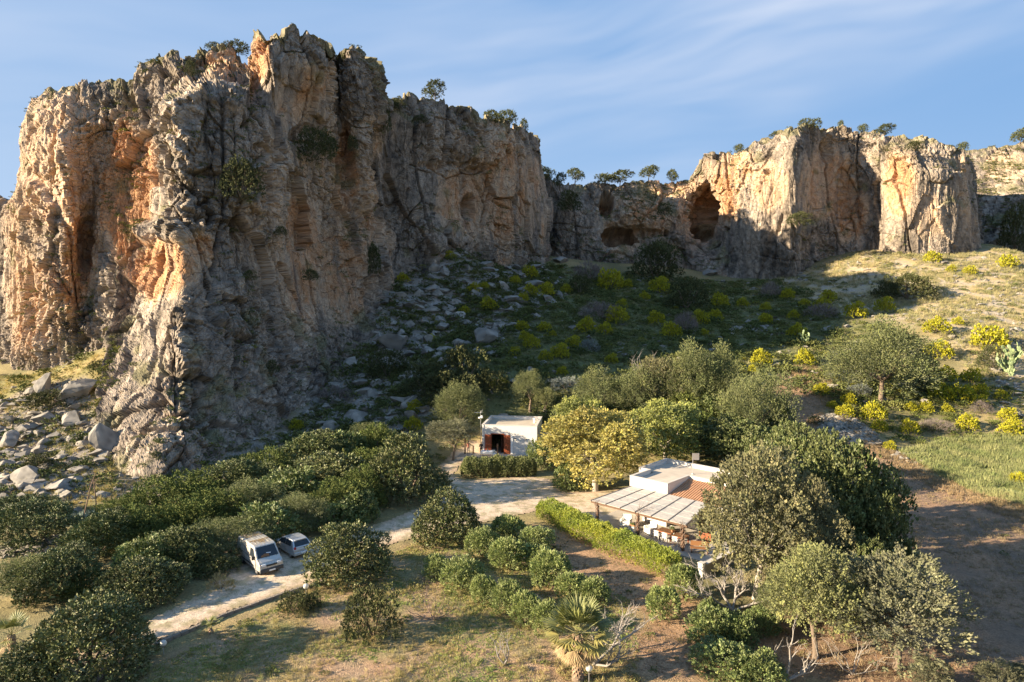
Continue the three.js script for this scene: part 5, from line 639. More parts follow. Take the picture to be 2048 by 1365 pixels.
//#PLANTS_END
//#BUILDINGS
// ------------------------------------------------------------------ materials of built things
const B = {
  white: std([.70, .675, .635], { map: plasterTex, roughness: .92 }), coping: std([.62, .57, .50], { map: concreteTex }), roof: std([.52, .44, .33], { map: concreteTex, bumpMap: soilBump, bumpScale: .01 }), concrete: std([.46, .41, .34], { map: concreteTex }), greyRoof: std([.58, .50, .40], { map: concreteTex }),
  shutter: std([.36, .085, .025], { map: woodTex, roughness: .6 }), wood: std([.15, .085, .05], { map: woodTex, roughness: .85 }), table: std([.17, .08, .035], { map: woodTex, roughness: .55 }), darkWood: std([.12, .055, .03], { map: woodTex, roughness: .7 }), orange: std([.22, .10, .035], { roughness: .7 }),
  tile: std([.50, .27, .145], { roughness: .9, map: concreteTex }), tile2: std([.60, .36, .21], { roughness: .9, map: concreteTex }), panel: std([.47, .44, .39], { map: concreteTex, roughness: .95 }), batten: std([.13, .11, .10], { roughness: .9 }), metal: std([.55, .55, .55], { metalness: .8, roughness: .4 }), dark: std([.03, .03, .032], { roughness: .7 }), glass: std([.025, .032, .04], { roughness: .06, metalness: 0 }), plastic: std([.82, .82, .80], { roughness: .5 }), red: std([.45, .03, .03], { roughness: .35 }), rubber: std([.025, .025, .025], { roughness: .9 }),
  clay: std([.42, .18, .09], { roughness: .9 }), cloth: std([.80, .80, .78], { roughness: 1 }), stoneEdge: std([.26, .215, .17], { map: concreteTex, bumpMap: rockBump, bumpScale: .05 }),
};
const frame = (x, d, ax, ad, name, label, cat) => { const p = V(x, lay(x, d), -d); return thing(name, label, cat, p, -Math.atan2(-ad, ax)); };
const inFrame = (g, x, y, z) => g.localToWorld(V(x, y, z));
{ // ---------------------------------------------------------------- small white house
  const h = frame(-4.12, 92.5, .99, -.14, 'house', 'small white flat-roofed house with open red-brown shutters under the massif', 'house'); h.position.y = 0; h.updateMatrixWorld(true);
  const W = 7.6, Dp = 7.2, H = 4.0, sh = new THREE.Shape([[0, -.6], [W, -.6], [W, H], [0, H]].map(p => new THREE.Vector2(...p))), hole = new THREE.Path([[1.3, .02], [1.3, 2.75], [3.05, 2.75], [3.05, .02]].map(p => new THREE.Vector2(...p))); sh.holes.push(hole);
  const fw = new THREE.ExtrudeGeometry(sh, { depth: .28, bevelEnabled: false }); fw.translate(0, 0, -.28);
  part('front_wall', fw, B.white, h);
  part('side_wall', box(.28, H + .6, Dp - .562, .14, H / 2 - .3, -.281 - (Dp - .562) / 2), B.white, h); 
  { const s2 = new THREE.Shape([[.281, -.6], [Dp - .281, -.6], [Dp - .281, H], [.281, H]].map(p => new THREE.Vector2(...p))), w2 = new THREE.Path([[4.4, 1.0], [4.4, 2.9], [5.3, 2.9], [5.3, 1.0]].map(p => new THREE.Vector2(...p))); s2.holes.push(w2); const g = new THREE.ExtrudeGeometry(s2, { depth: .28, bevelEnabled: false }); g.rotateY(Math.PI / 2); g.translate(W - .28, 0, 0); part('side_wall', g, B.white, h); const wn = part('window', [box(.06, 1.9, .05, W - .12, 1.95, -4.425), box(.06, 1.9, .05, W - .12, 1.95, -5.275), box(.06, .06, .8, W - .12, 2.87, -4.85), box(.06, .06, .8, W - .12, 1.03, -4.85)], B.darkWood, h); part('pane', box(.02, 1.78, .8, W - .13, 1.95, -4.85), B.glass, wn); }
  part('back_wall', box(W, H + .6, .28, W / 2, H / 2 - .3, -Dp + .139), B.white, h);
  part('roof', box(W - .57, .2, Dp - .57, W / 2, H - .46, -Dp / 2), B.roof, h);
  part('coping', [rbox(W + .06, .07, .34, .02, W / 2, H + .036, -.14), rbox(W + .06, .07, .34, .02, W / 2, H + .036, -Dp + .14), rbox(.34, .066, Dp - .69, .02, .14, H + .034, -Dp / 2), rbox(.34, .066, Dp - .69, .02, W - .14, H + .034, -Dp / 2)], B.coping, h);
  part('floor', box(W - .6, .1, Dp - .6, W / 2, -.03, -Dp / 2), B.concrete, h);
  part('door_frame', [box(.09, 2.75, .34, 1.27, 1.4, -.12), box(.09, 2.75, .34, 3.08, 1.4, -.12), box(1.9, .12, .36, 2.175, 2.81, -.12)], B.shutter, h);
  for (const [x0, x1, ry] of [[.40, 1.24, 0], [3.12, 3.96, 0]]) { const s = part('shutter', [box(.07, 2.6, .05, x0 + .035, 1.4, .05), box(.07, 2.6, .05, x1 - .035, 1.4, .05), box(x1 - x0 - .14, .12, .05, (x0 + x1) / 2, 2.64, .05), box(x1 - x0 - .14, .12, .05, (x0 + x1) / 2, .16, .05), box(x1 - x0 - .14, .10, .05, (x0 + x1) / 2, 1.4, .05), box(.05, 2.4, .045, (x0 + x1) / 2, 1.4, .05)], B.shutter, h); for (let k = 0; k < 2; k++) for (let j = 0; j < 2; j++) part('shutter_panel', rbox((x1 - x0) / 2 - .11, 1.1, .025, .01, lerp(x0, x1, .29 + j * .42), .79 + k * 1.23, .05), B.shutter, s); }
  part('white_door_leaf', rbox(.30, 2.55, .05, .01, 4.14, 1.38, .06), B.plastic, h);
  part('inner_door', rbox(.55, 2.5, .05, .01, 2.7, 1.3, -1.0, .9), B.darkWood, h);
  for (const x of [4.6, 6.05]) part('wall_lamp', rbox(.34, .08, .16, .02, x, 2.25, .085, 0, 0, -.12), B.dark, h);
  part('drain_pipe', cyl(.05, .05, 3.9, W + .07, -.1, -.35, 8), B.dark, h);
  const v = part('roof_vent', [cyl(.13, .13, .6, 6.75, H - .4, -4.3), cyl(.2, .2, .08, 6.75, H + .2, -4.3)], B.plastic, h);
  part('annex', [box(1.5, 2.5, 2.2, W + .76, 1.0, -5.9)], std([.62, .64, .68], { roughness: .6 }), h); part('annex_roof', rbox(1.62, .08, 2.3, .02, W + .80, 2.30, -5.9), B.dark, h);
  const ant = thing('television_antenna', 'tall thin antenna mast at the left front corner of the small white house', 'antenna', inFrame(h, -.14, 0, .2), h.rotation.y);
  part('mast', cyl(.04, .03, 6.1, 0, -.1, 0, 8), B.metal, ant); part('boom', rod(V(-.85, 5.75, .1), V(.25, 5.72, -.05), .022), B.metal, ant); for (let k = 0; k < 7; k++) part('element', rod(V(-.8 + k * .15, 5.75, -.28), V(-.8 + k * .15, 5.75, .34), .012), B.metal, ant); part('reflector', [box(.03, .5, .5, .2, 5.95, 0, 0, 0, -.3)], B.metal, ant); part('junction_box', rbox(.26, .34, .2, .03, .14, 5.15, 0), B.plastic, ant); part('dish', new THREE.SphereGeometry(.24, 14, 6, 0, TAU, 0, .8).rotateX(1.9).translate(-.1, 5.1, .1), B.plastic, ant);
  // wooden posts, table and chairs in front
  for (const [x, z, hh, l] of [[-2.25, .6, 2.3, 'tall wooden post at the left of the terrace of the small white house'], [-1.15, .4, 1.3, 'short wooden post beside the tall one left of the small white house'], [2.42, 1.6, 2.0, 'wooden post standing before the open door of the small white house']]) { const t = thing('wooden_post', l, 'post', inFrame(h, x, 0, z)); t.position.y = lay(t.position.x, -t.position.z); part('post', rbox(.2, hh, .2, .03, 0, hh / 2 - .05, 0), B.wood, t); part('cap', rbox(.24, .06, .24, .02, 0, hh - .02, 0), B.wood, t); }
  struct('terrace', (() => { const g = new THREE.BoxGeometry(11, .24, 4.2); g.translate(2.6, -.06, 2.1); g.rotateY(h.rotation.y); g.translate(h.position.x, 0, h.position.z); return g; })(), B.concrete, 'concrete terrace before the small white house');
  const tb = thing('garden_table', 'table with white cloth in front of the open door of the small white house', 'table', inFrame(h, 1.0, .06, 1.9), h.rotation.y); part('table_top', rbox(1.5, .05, .85, .02, 0, .74, 0), B.plastic, tb); for (const [x, z] of [[-.65, -.35], [.65, -.35], [-.65, .35], [.65, .35]]) part('leg', cyl(.03, .03, .72, x, 0, z, 8), B.metal, tb);
  { const cl = thing('tablecloth', 'white cloth hanging over the table at the small white house', 'tablecloth', inFrame(h, 1.0, .83, 1.9), h.rotation.y); part('cloth', [rbox(1.56, .02, .92, .009, 0, .012, 0), box(1.56, .3, .012, 0, -.14, .46), box(1.56, .3, .012, 0, -.14, -.46), box(.012, .3, .9, .785, -.14, 0), box(.012, .3, .9, -.785, -.14, 0)], B.cloth, cl); }
  for (const [x, c, n, l] of [[.75, [.5, .06, .08], 'bottle', 'small red bottle on the white tablecloth'], [1.1, [.10, .35, .25], 'bottle', 'green bottle on the white tablecloth']]) { const m = shade(new THREE.Mesh(new THREE.LatheGeometry([[0, 0], [.05, 0], [.055, .04], [.055, .2], [.02, .27], [.02, .34], [0, .34]].map(p => new THREE.Vector2(...p)), 12), std(c, { roughness: .2 }))); m.name = numbered(n); m.position.copy(inFrame(h, x, .86, 1.8)); scene.add(m); tag(m, l, 'bottle'); }
  const ch = thing('garden_chair', 'white plastic chair beside the table at the small white house', 'chair', inFrame(h, 2.0, .06, 1.9), h.rotation.y + .5); garden(ch);
}
function garden(ch, m = B.plastic) { part('seat', rbox(.46, .05, .46, .02, 0, .44, 0), m, ch); part('backrest', [rbox(.46, .08, .04, .015, 0, .86, -.23), ...[-.16, -.05, .06, .17].map(x => rbox(.06, .4, .03, .01, x, .64, -.22))], m, ch); for (const [x, z] of [[-.2, -.2], [.2, -.2], [-.2, .2], [.2, .2]]) part('leg', rod(V(x * 1.1, 0, z * 1.1), V(x, .43, z), .025, .025, 6), m, ch); for (const s of [-1, 1]) part('armrest', rbox(.05, .04, .44, .015, s * .25, .66, 0), m, ch); }
{ // ---------------------------------------------------------------- pergola house
  const h = frame(7.6, 63.4, .725, -.689, 'house', 'white house with flat roofs and a terracotta tiled slope behind the pergola', 'house'); h.position.y = 0; h.updateMatrixWorld(true);
  const R4 = (a0, a1, b0, b1, y0, y1) => box(a1 - a0, y1 - y0, b1 - b0, (a0 + a1) / 2, (y0 + y1) / 2, -(b0 + b1) / 2);
  const parapet = (list, y) => list.map(([a0, a1, b0, b1]) => R4(a0, a1, b0, b1, y, y + .28));
  // walls of the front room, with its long face under the pergola
  const face = new THREE.Shape([[.6, -.4], [12, -.4], [12, 2.72], [.6, 2.72]].map(p => new THREE.Vector2(...p))); for (const [x0, x1, y0, y1] of [[8.2, 9.3, .12, 2.3], [3.2, 4.3, 1.0, 2.1], [10.3, 11.3, .9, 2.1]]) face.holes.push(new THREE.Path([[x0, y0], [x0, y1], [x1, y1], [x1, y0]].map(p => new THREE.Vector2(...p))));
  const fg = new THREE.ExtrudeGeometry(face, { depth: .25, bevelEnabled: false }); fg.translate(0, 0, -5.65); part('front_wall', fg, B.white, h);
  part('upper_wall', [R4(.6, 4.85, 5.4, 5.65, 2.722, 3.52), R4(.6, .85, 5.652, 8.7, -.4, 3.52), R4(4.6, 4.85, 5.652, 9.5, 2.4, 3.518)], B.white, h);
  part('back_wall', [R4(-.5, .6, 8.7, 8.95, -.4, 3.52), R4(-.5, -.25, 8.952, 14.2, -.4, 3.52), R4(-.248, 12, 13.95, 14.2, -.4, 3.518), R4(11.75, 12, 5.652, 13.948, -.4, 3.516), R4(4.852, 11.748, 9.5, 9.75, 2.4, 3.5)], B.white, h);
  part('parapet', [R4(.6, 4.85, 5.4, 5.62, 3.522, 3.84), R4(.6, .82, 5.622, 8.7, 3.522, 3.838), R4(4.63, 4.85, 5.622, 9.5, 3.522, 3.836), R4(-.5, .82, 8.702, 8.92, 3.522, 3.834), R4(-.5, -.28, 8.922, 14.2, 3.522, 3.832), R4(-.278, 12, 13.98, 14.2, 3.522, 3.83), R4(4.632, 12, 9.502, 9.72, 3.522, 3.828), R4(11.78, 12, 9.722, 13.978, 3.522, 3.826), R4(7.6, 7.78, 9.722, 13.978, 3.522, 3.78)], B.white, h);
  part('coping', [[.57, 4.88, 5.37, 5.65, 3.842], [.57, .85, 5.652, 8.68, 3.84], [4.6, 4.88, 5.652, 9.48, 3.838], [-.53, .85, 8.682, 8.95, 3.836], [-.53, -.25, 8.952, 14.23, 3.834], [-.248, 12.03, 13.95, 14.23, 3.832], [4.6, 12.03, 9.482, 9.75, 3.83]].map(([a, b, c, d, y]) => R4(a, b, c, d, y, y + .05)), B.coping, h);
  part('roof', [R4(.84, 4.62, 5.64, 9.6, 3.3, 3.46), R4(-.26, 11.76, 9.602, 13.96, 3.3, 3.458)], B.greyRoof, h);
  { // tiles: rows of half round covers running down the slope
    const g1 = [], g2 = [], a0 = 4.9, a1 = 11.6, n = 26, len = Math.hypot(4.1, .82), sl = Math.atan2(.82, 4.1), r = rng(44);
    for (let i = 0; i < n; i++) for (let j = 0; j < 10; j++) { const c = new THREE.CylinderGeometry(.105, .125, len / 10 + .06, 7, 1, true, -Math.PI / 2, Math.PI); c.rotateX(Math.PI / 2); c.translate(0, .03 + (r() - .5) * .012, 0); c.rotateX(sl + .02); const t = (j + .5) / 10; c.rotateZ(0); c.translate(lerp(a0, a1, (i + .5) / n), 2.74 + .82 * t, -5.3 - 4.1 * t); (r() < .6 ? g1 : g2).push(c); }
    const deck = box(a1 - a0, .1, len, (a0 + a1) / 2, 2.68 + .41, -5.3 - 2.05, 0, sl); part('roof_deck', deck, B.tile, h); part('roof_tiles', mergeGeometries(g1), B.tile, h, 'stuff'); part('roof_tiles', mergeGeometries(g2), B.tile2, h, 'stuff'); part('eave', R4(4.86, 11.9, 5.2, 5.4, 2.62, 2.76), B.white, h);
  }
  const door = part('door', [R4(8.2, 8.28, 5.42, 5.52, .12, 2.3), R4(9.22, 9.3, 5.42, 5.52, .12, 2.3), R4(8.28, 9.22, 5.42, 5.52, 2.2, 2.3)], B.shutter, h); part('door_leaf', R4(8.28, 9.2, 5.5, 5.54, .12, 2.2), B.darkWood, door);
  for (const [x0, x1, y0, y1] of [[3.2, 4.3, 1.0, 2.1], [10.3, 11.3, .9, 2.1]]) { const w = part('window', [R4(x0, x0 + .06, 5.45, 5.55, y0, y1), R4(x1 - .06, x1, 5.45, 5.55, y0, y1), R4(x0 + .06, x1 - .06, 5.45, 5.55, y1 - .06, y1), R4(x0 + .06, x1 - .06, 5.45, 5.55, y0, y0 + .06), R4((x0 + x1) / 2 - .03, (x0 + x1) / 2 + .03, 5.45, 5.55, y0 + .06, y1 - .06)], B.darkWood, h); part('pane', R4(x0 + .06, x1 - .06, 5.50, 5.51, y0 + .06, y1 - .06), B.glass, w); }
  part('wall_vent', cyl(.06, .06, .04, 3.6, 3.2, -5.38).rotateX(0), B.dark, h);
  struct('terrace', (() => { const g = new THREE.BoxGeometry(14.6, .3, 6.5); g.translate(6.6, -.03, -2.25); g.rotateY(h.rotation.y); g.translate(h.position.x, 0, h.position.z); return g; })(), B.concrete, 'concrete terrace under the pergola');
  // ---- pergola
  const pg = thing('pergola', 'pergola with pale sheet roof and dark battens on rough posts before the white house', 'pergola', h.position.clone(), h.rotation.y);
  const F = (a) => V(a, 2.42, .15), K = (a) => V(.85 + a * .845, 2.84, -5.35);
  const slab = (p, q, r, s, th) => { const g = new THREE.BufferGeometry(), v = []; const up = V(0, th, 0); const A = [p, q, r, s], T2 = A.map(k => k.clone().add(up)); const tri = (...k) => k.forEach(w => v.push(w.x, w.y, w.z)); tri(T2[0], T2[1], T2[2], T2[0], T2[2], T2[3]); tri(A[0], A[2], A[1], A[0], A[3], A[2]); for (let i = 0; i < 4; i++) { const j = (i + 1) % 4; tri(A[i], A[j], T2[j], A[i], T2[j], T2[i]); } g.setAttribute('position', new THREE.Float32BufferAttribute(v, 3)); const uv = []; for (let i = 0; i < v.length; i += 3) uv.push(v[i], v[i + 2]); g.setAttribute('uv', new THREE.Float32BufferAttribute(uv, 2)); g.computeVertexNormals(); return g; };
  const cut = [0, 1.68, 3.28, 4.9, 6.56, 8.26, 9.95];
  for (let i = 0; i < 6; i++) { const e = .035, q = (a) => [F(a), K(a)]; const [f0, k0] = q(cut[i] + e), [f1, k1] = q(cut[i + 1] - e); part('roof_panel', slab(f0, f1, k1, k0, .05), B.panel, pg); const sheets = 4; for (let s = 1; s < sheets; s++) { const t = s / sheets, w0 = f0.clone().lerp(k0, t), w1 = f1.clone().lerp(k1, t); w0.y += .052; w1.y += .052; part('seam', rod(w0, w1, .012, .012, 4), B.coping, pg); } }
  for (const a of cut) { const f = F(a), k = K(a), o = V(.045, 0, 0), s = slab(f.clone().sub(o), f.clone().add(o), k.clone().add(o), k.clone().sub(o), .09); s.translate(0, -.005, .06); part('batten', s, B.batten, pg); }
  part('beam', [box(10.1, .16, .14, 4.98, 2.31, .05), box(8.6, .14, .12, 5.05, 2.72, -5.2)], B.wood, pg);
  for (let k = 0; k < 13; k++) { const a = .4 + k * .765; part('rafter', rod(F(a).add(V(0, -.07, -.05)), K(a).add(V(0, -.07, 0)), .05, .05, 5), B.wood, pg); }
  for (const a of [.65, 5.1, 9.6]) part('post', [cyl(.14, .11, 2.3, a, .05, 0, 9), cyl(.17, .15, .3, a, .05, 0, 9)], B.wood, pg);
  for (const [a, l] of [[.65, 'leafless vine climbing the left post of the pergola'], [5.1, 'leafless vine climbing the middle post and spreading over the pergola roof'], [9.6, 'leafless vine climbing the right post of the pergola']]) {
    const r = rng(a * 100), t = thing('dead_vine', l, 'vine', inFrame(h, a, .1, .05), h.rotation.y), g = [];
    for (let s = 0; s < 4; s++) { let p = V((r() - .5) * .5, 0, (r() - .5) * .4); for (let k = 0; k < 9; k++) { const y = (k + 1) * .27, q = V(Math.sin(k * .9 + s * 1.6) * .19 + (r() - .5) * .12, y, Math.cos(k * .9 + s * 1.6) * .19 + .03); g.push(rod(p, q, .028, .022, 5)); p = q; } g.push(rod(p, p.clone().add(V((r() - .5) * 1.4, .25, (r() - .6) * 1.2)), .02, .008, 4)); }
    part('stem', mergeGeometries(g), M.deadBrown, t);
    const tw = []; for (const [x, z] of a < 2 ? [[-.3, .2], [-.35, -.2]] : a < 6 ? [[0, -.8], [.5, -1.2], [.9, -.6], [1.5, -1.4], [-.3, -.6]] : [[-.4, .2], [-.5, -.3], [.2, .3]]) for (const q of twigs(a > 2 && a < 6 ? .75 : .5, .016, V(x, .35, z), r, 3, 2, .4)) { q.translate(a > 2 && a < 6 ? .1 : 0, a > 2 && a < 6 ? 2.52 : 1.9, 0); tw.push(q); } part('twig', mergeGeometries(tw), M.deadBrown, t);
  }
  const an = thing('television_antenna', 'antenna with square grid reflector on the flat roof of the pergola house', 'antenna', inFrame(h, 4.1, 3.46, -11.6), h.rotation.y + .7);
  part('mast', cyl(.03, .03, 2.1, 0, 0, 0, 8), B.metal, an); part('reflector', [...[0, 1, 2, 3, 4, 5, 6].map(i => rod(V(-.05, 1.5 + i * .11, .05), V(.62, 1.52 + i * .11, .05), .016, .016, 4)), rod(V(-.05, 1.48, .05), V(-.05, 2.2, .05), .016), rod(V(.62, 1.5, .05), V(.62, 2.2, .05), .016), box(.66, .7, .01, .28, 1.84, .07)], B.metal, an); part('boom', rod(V(0, 1.15, 0), V(.6, .95, .3), .02), B.metal, an); part('foot', cyl(.12, .1, .1, 0, -.02, 0, 10), B.coping, an);
  // ---- furniture under the pergola
  const ft = (a, b, turn = 0) => [inFrame(h, a, .12, -b), h.rotation.y + turn];
  for (const [a, b, tr, l] of [[2.55, 1.9, .3, 'white upholstered armchair at the left under the pergola'], [5.35, 1.7, -.4, 'white upholstered armchair behind the middle post of the pergola']]) { const t = thing('armchair', l, 'armchair', ...ft(a, b, tr)); part('seat', rbox(.62, .42, .72, .05, 0, .23, .03), B.cloth, t); part('backrest', rbox(.95, .98, .2, .06, 0, .52, -.38), B.cloth, t); for (const s of [-1, 1]) part('armrest', rbox(.17, .64, .78, .05, s * .395, .34, .02), B.cloth, t); }
  { const t = thing('sofa', 'low white masonry sofa along the wall under the pergola', 'sofa', ...ft(4.2, 4.6)); part('base', rbox(2.6, .42, .8, .04, 0, .21, 0), B.white, t); part('backrest', rbox(2.6, .5, .18, .04, 0, .66, -.32), B.white, t); for (const x of [-.85, 0, .85]) part('cushion', rbox(.82, .14, .6, .06, x, .49, .08), B.cloth, t); }
  { const t = thing('side_table', 'small white cube table carrying a planter under the pergola', 'table', ...ft(3.75, 1.2)); part('block', rbox(.6, .42, .5, .03, 0, .21, 0), B.white, t); const p = thing('planter', 'flat clay planter with green leaves on the white cube table', 'planter', inFrame(h, 3.75, .54, -1.2), h.rotation.y); part('tray', rbox(.5, .12, .24, .03, 0, .06, 0), B.clay, p); const f = part('foliage', crownOf('leafy', rng(3)), M.leaf, p); f.scale.set(.26, .22, .14); f.position.y = .1; }
  for (const [a, b, w, l] of [[7.15, 1.5, 1.5, 'long wooden dining table under the pergola'], [8.7, 1.25, 1.2, 'shorter wooden table beside the right pergola post']]) { const t = thing('dining_table', l, 'table', ...ft(a, b)); for (let k = 0; k < 5; k++) part('plank', rbox(w, .045, .19, .01, 0, .75, -.4 + k * .2), B.table, t); part('apron', [box(w - .1, .09, .03, 0, .68, .42), box(w - .1, .09, .03, 0, .68, -.42)], B.shutter, t); for (const sx of [-1, 1]) for (const sz of [-1, 1]) part('leg', rbox(.08, .72, .08, .01, sx * (w / 2 - .1), .36, sz * .4), B.shutter, t); }
  { const p = thing('plant_pot', 'clay pot with green plant on the long wooden table', 'plant pot', inFrame(h, 7.7, .9, -1.5)); part('pot', cyl(.09, .13, .2, 0, 0, 0, 14), B.clay, p); const f = part('foliage', crownOf('leafy', rng(4)), M.leaf, p); f.scale.set(.22, .4, .22); f.position.y = .18; }
  [[6.7, .7, Math.PI, 'white chair at the front left of the long wooden table'], [7.5, .7, Math.PI, 'white chair at the front right of the long wooden table'], [8.6, .5, Math.PI + .3, 'white chair in front of the shorter wooden table'], [7.0, 2.4, 0, 'white chair behind the long wooden table']].forEach(([a, b, tr, l]) => garden(thing('garden_chair', l, 'chair', ...ft(a, b, tr))));
  { const t = thing('sideboard', 'brown wooden sideboard against the wall at the right of the terrace', 'sideboard', ...ft(9.9, 3.6)); part('body', rbox(1.2, .95, .5, .02, 0, .5, 0), B.table, t); for (const s of [-1, 1]) { const d = part('door', rbox(.54, .8, .03, .01, s * .29, .5, .265), B.shutter, t); part('handle', rbox(.03, .12, .03, .01, -s * .2 + s * .29, .55, .29), B.dark, d); } part('top', rbox(1.28, .05, .56, .01, 0, 1.0, 0), B.darkWood, t); }
  { const t = thing('bench', 'orange-brown wooden bench by the right post of the pergola', 'bench', ...ft(10.9, .5, .5)); part('seat', rbox(1.5, .06, .45, .015, 0, .43, 0), B.orange, t); part('backrest', rbox(1.5, .42, .05, .015, 0, .72, -.22, 0, -.15), B.orange, t); for (const s of [-1, 1]) part('leg', rbox(.07, .43, .42, .01, s * .65, .21, 0), B.darkWood, t); }
  { const a = V(14.7, 0, -51.5), b = V(18.6, 0, -54.9), d = b.clone().sub(a), n = d.length(), t = thing('low_wall', 'low grey plastered wall with concrete top at the right end of the terrace', 'wall', a, Math.atan2(-d.z, d.x)); part('wall', box(n - .4, 1.15, .34, n / 2 + .2, .4, 0), B.concrete, t); part('coping', rbox(n - .38, .08, .5, .02, n / 2 + .2, 1.02, 0), B.coping, t); part('pillar', rbox(.42, 1.3, .42, .02, 0, .5, 0), B.white, t); part('cap', rbox(.5, .07, .5, .02, 0, 1.18, 0), B.coping, t); }
  { const t = thing('path_bollard', 'slim red-topped bollard behind the top end of the long hedge', 'bollard', ground(1130, 1040)); part('shaft', cyl(.09, .08, 1.0, 0, -.1, 0, 10), B.darkWood, t); part('cap', cyl(.09, .06, .22, 0, .9, 0, 10), B.red, t); }
}
// ------------------------------------------------------------------ kerb and garden lamps
{ const w = [[150, 1388], [276, 1309], [450, 1234], [560, 1194], [648, 1166]].map(p => ground(...p)), gs = [], r = rng(5); for (let i = 1; i < w.length; i++) { const d = w[i].clone().sub(w[i - 1]), n = Math.round(d.length() / .55), L = d.length() / n; for (let k = 0; k < n; k++) { const p = w[i - 1].clone().lerp(w[i], (k + .5) / n), g = rbox(L - .025, .36 + r() * .05, .24 + r() * .04, .03); g.rotateY(Math.atan2(-d.z, d.x) + (r() - .5) * .05); g.translate(p.x, p.y + .04 + r() * .02, p.z); gs.push(g); } } const kerb = new THREE.Group(); kerb.name = 'kerb'; kerb.userData = { kind: 'structure', label: 'stone kerb between the drive and the front garden' }; scene.add(kerb); gs.forEach(g => part('stone', g, B.stoneEdge, kerb)); }
for (const [px, top, bot, l] of [[1178, 1330, 1378, 'round globe garden lamp at the foot of the tall fan palm'], [327, 1281, 1310, 'globe garden lamp on a stake beside the drive kerb at left'], [612, 1168, 1192, 'globe garden lamp near the kerb by the small dark shrubs']]) { const p = ground(px, bot), hh = EYE + tanRel(top) * -p.z - p.y, t = thing('garden_lamp', l, 'lamp', p); part('stake', cyl(.03, .025, hh - .2, 0, -.1, 0, 8), B.metal, t); part('globe', new THREE.SphereGeometry(.2, 18, 12).translate(0, hh - .2, 0), new THREE.MeshPhysicalMaterial({ color: 0xe8e4da, roughness: .35, transmission: .4, thickness: 0 }), t); part('collar', cyl(.07, .09, .08, 0, hh - .43, 0, 10), B.dark, t); }

// ------------------------------------------------------------------ vehicles
const dirtTex = tex(256, (x, y) => { const n = grainN[0](x, y), m = grainN[1](x, y), t = sst(.02, .34, n + m * .5); return [lerp(.98, .62, t), lerp(.98, .52, t), lerp(.98, .38, t)]; }, .55, false);
function shell(profile, W, mat, belt, top, tuck, bevel = .07) {
  const s = new THREE.Shape(profile.map(p => new THREE.Vector2(...p))), g = new THREE.ExtrudeGeometry(s, { depth: W - 2 * bevel, bevelEnabled: true, bevelThickness: bevel, bevelSize: bevel * .8, bevelOffset: -bevel * .8, bevelSegments: 3, curveSegments: 4, steps: 6 }); g.translate(0, 0, -W / 2 + bevel);
  const p = g.attributes.position; for (let i = 0; i < p.count; i++) { const y = p.getY(i); p.setZ(i, p.getZ(i) * (1 - tuck * sst(belt, top, y) - .04 * sst(belt, .2, y))); } g.computeVertexNormals(); return g;
}
function pane(pts, th = .02) { const g = new THREE.BufferGeometry(), n = new THREE.Vector3().subVectors(pts[1], pts[0]).cross(new THREE.Vector3().subVectors(pts[2], pts[0])).normalize().multiplyScalar(th), a = pts, b = pts.map(p => p.clone().add(n)), v = [], N = pts.length, t = (...k) => k.forEach(w => v.push(w.x, w.y, w.z)); for (let i = 1; i < N - 1; i++) { t(b[0], b[i], b[i + 1]); t(a[0], a[i + 1], a[i]); } for (let i = 0; i < N; i++) { const j = (i + 1) % N; t(a[i], a[j], b[j]); t(a[i], b[j], b[i]); } g.setAttribute('position', new THREE.Float32BufferAttribute(v, 3)); g.computeVertexNormals(); return g; }
function wheel(t, x, z, r) { const s = Math.sign(z), w = new THREE.Group(); w.name = 'wheel'; t.add(w); part('tyre', new THREE.TorusGeometry(r * .74, r * .27, 10, 24).translate(x, r, z), B.rubber, w); part('rim', [new THREE.CylinderGeometry(r * .6, r * .6, .1, 18).rotateX(Math.PI / 2).translate(x, r, z + s * .03), ...[0, 1, 2, 3, 4].map(k => box(r * .14, r * 1.05, .03, x, r, z + s * .095, 0, 0, k * Math.PI / 5))], std([.42, .42, .42], { metalness: .6, roughness: .45 }), w); part('wheel_arch', new THREE.CylinderGeometry(r * 1.2, r * 1.2, .1, 22).rotateX(Math.PI / 2).translate(x, r * 1.05, z - s * .075), B.dark, t); }
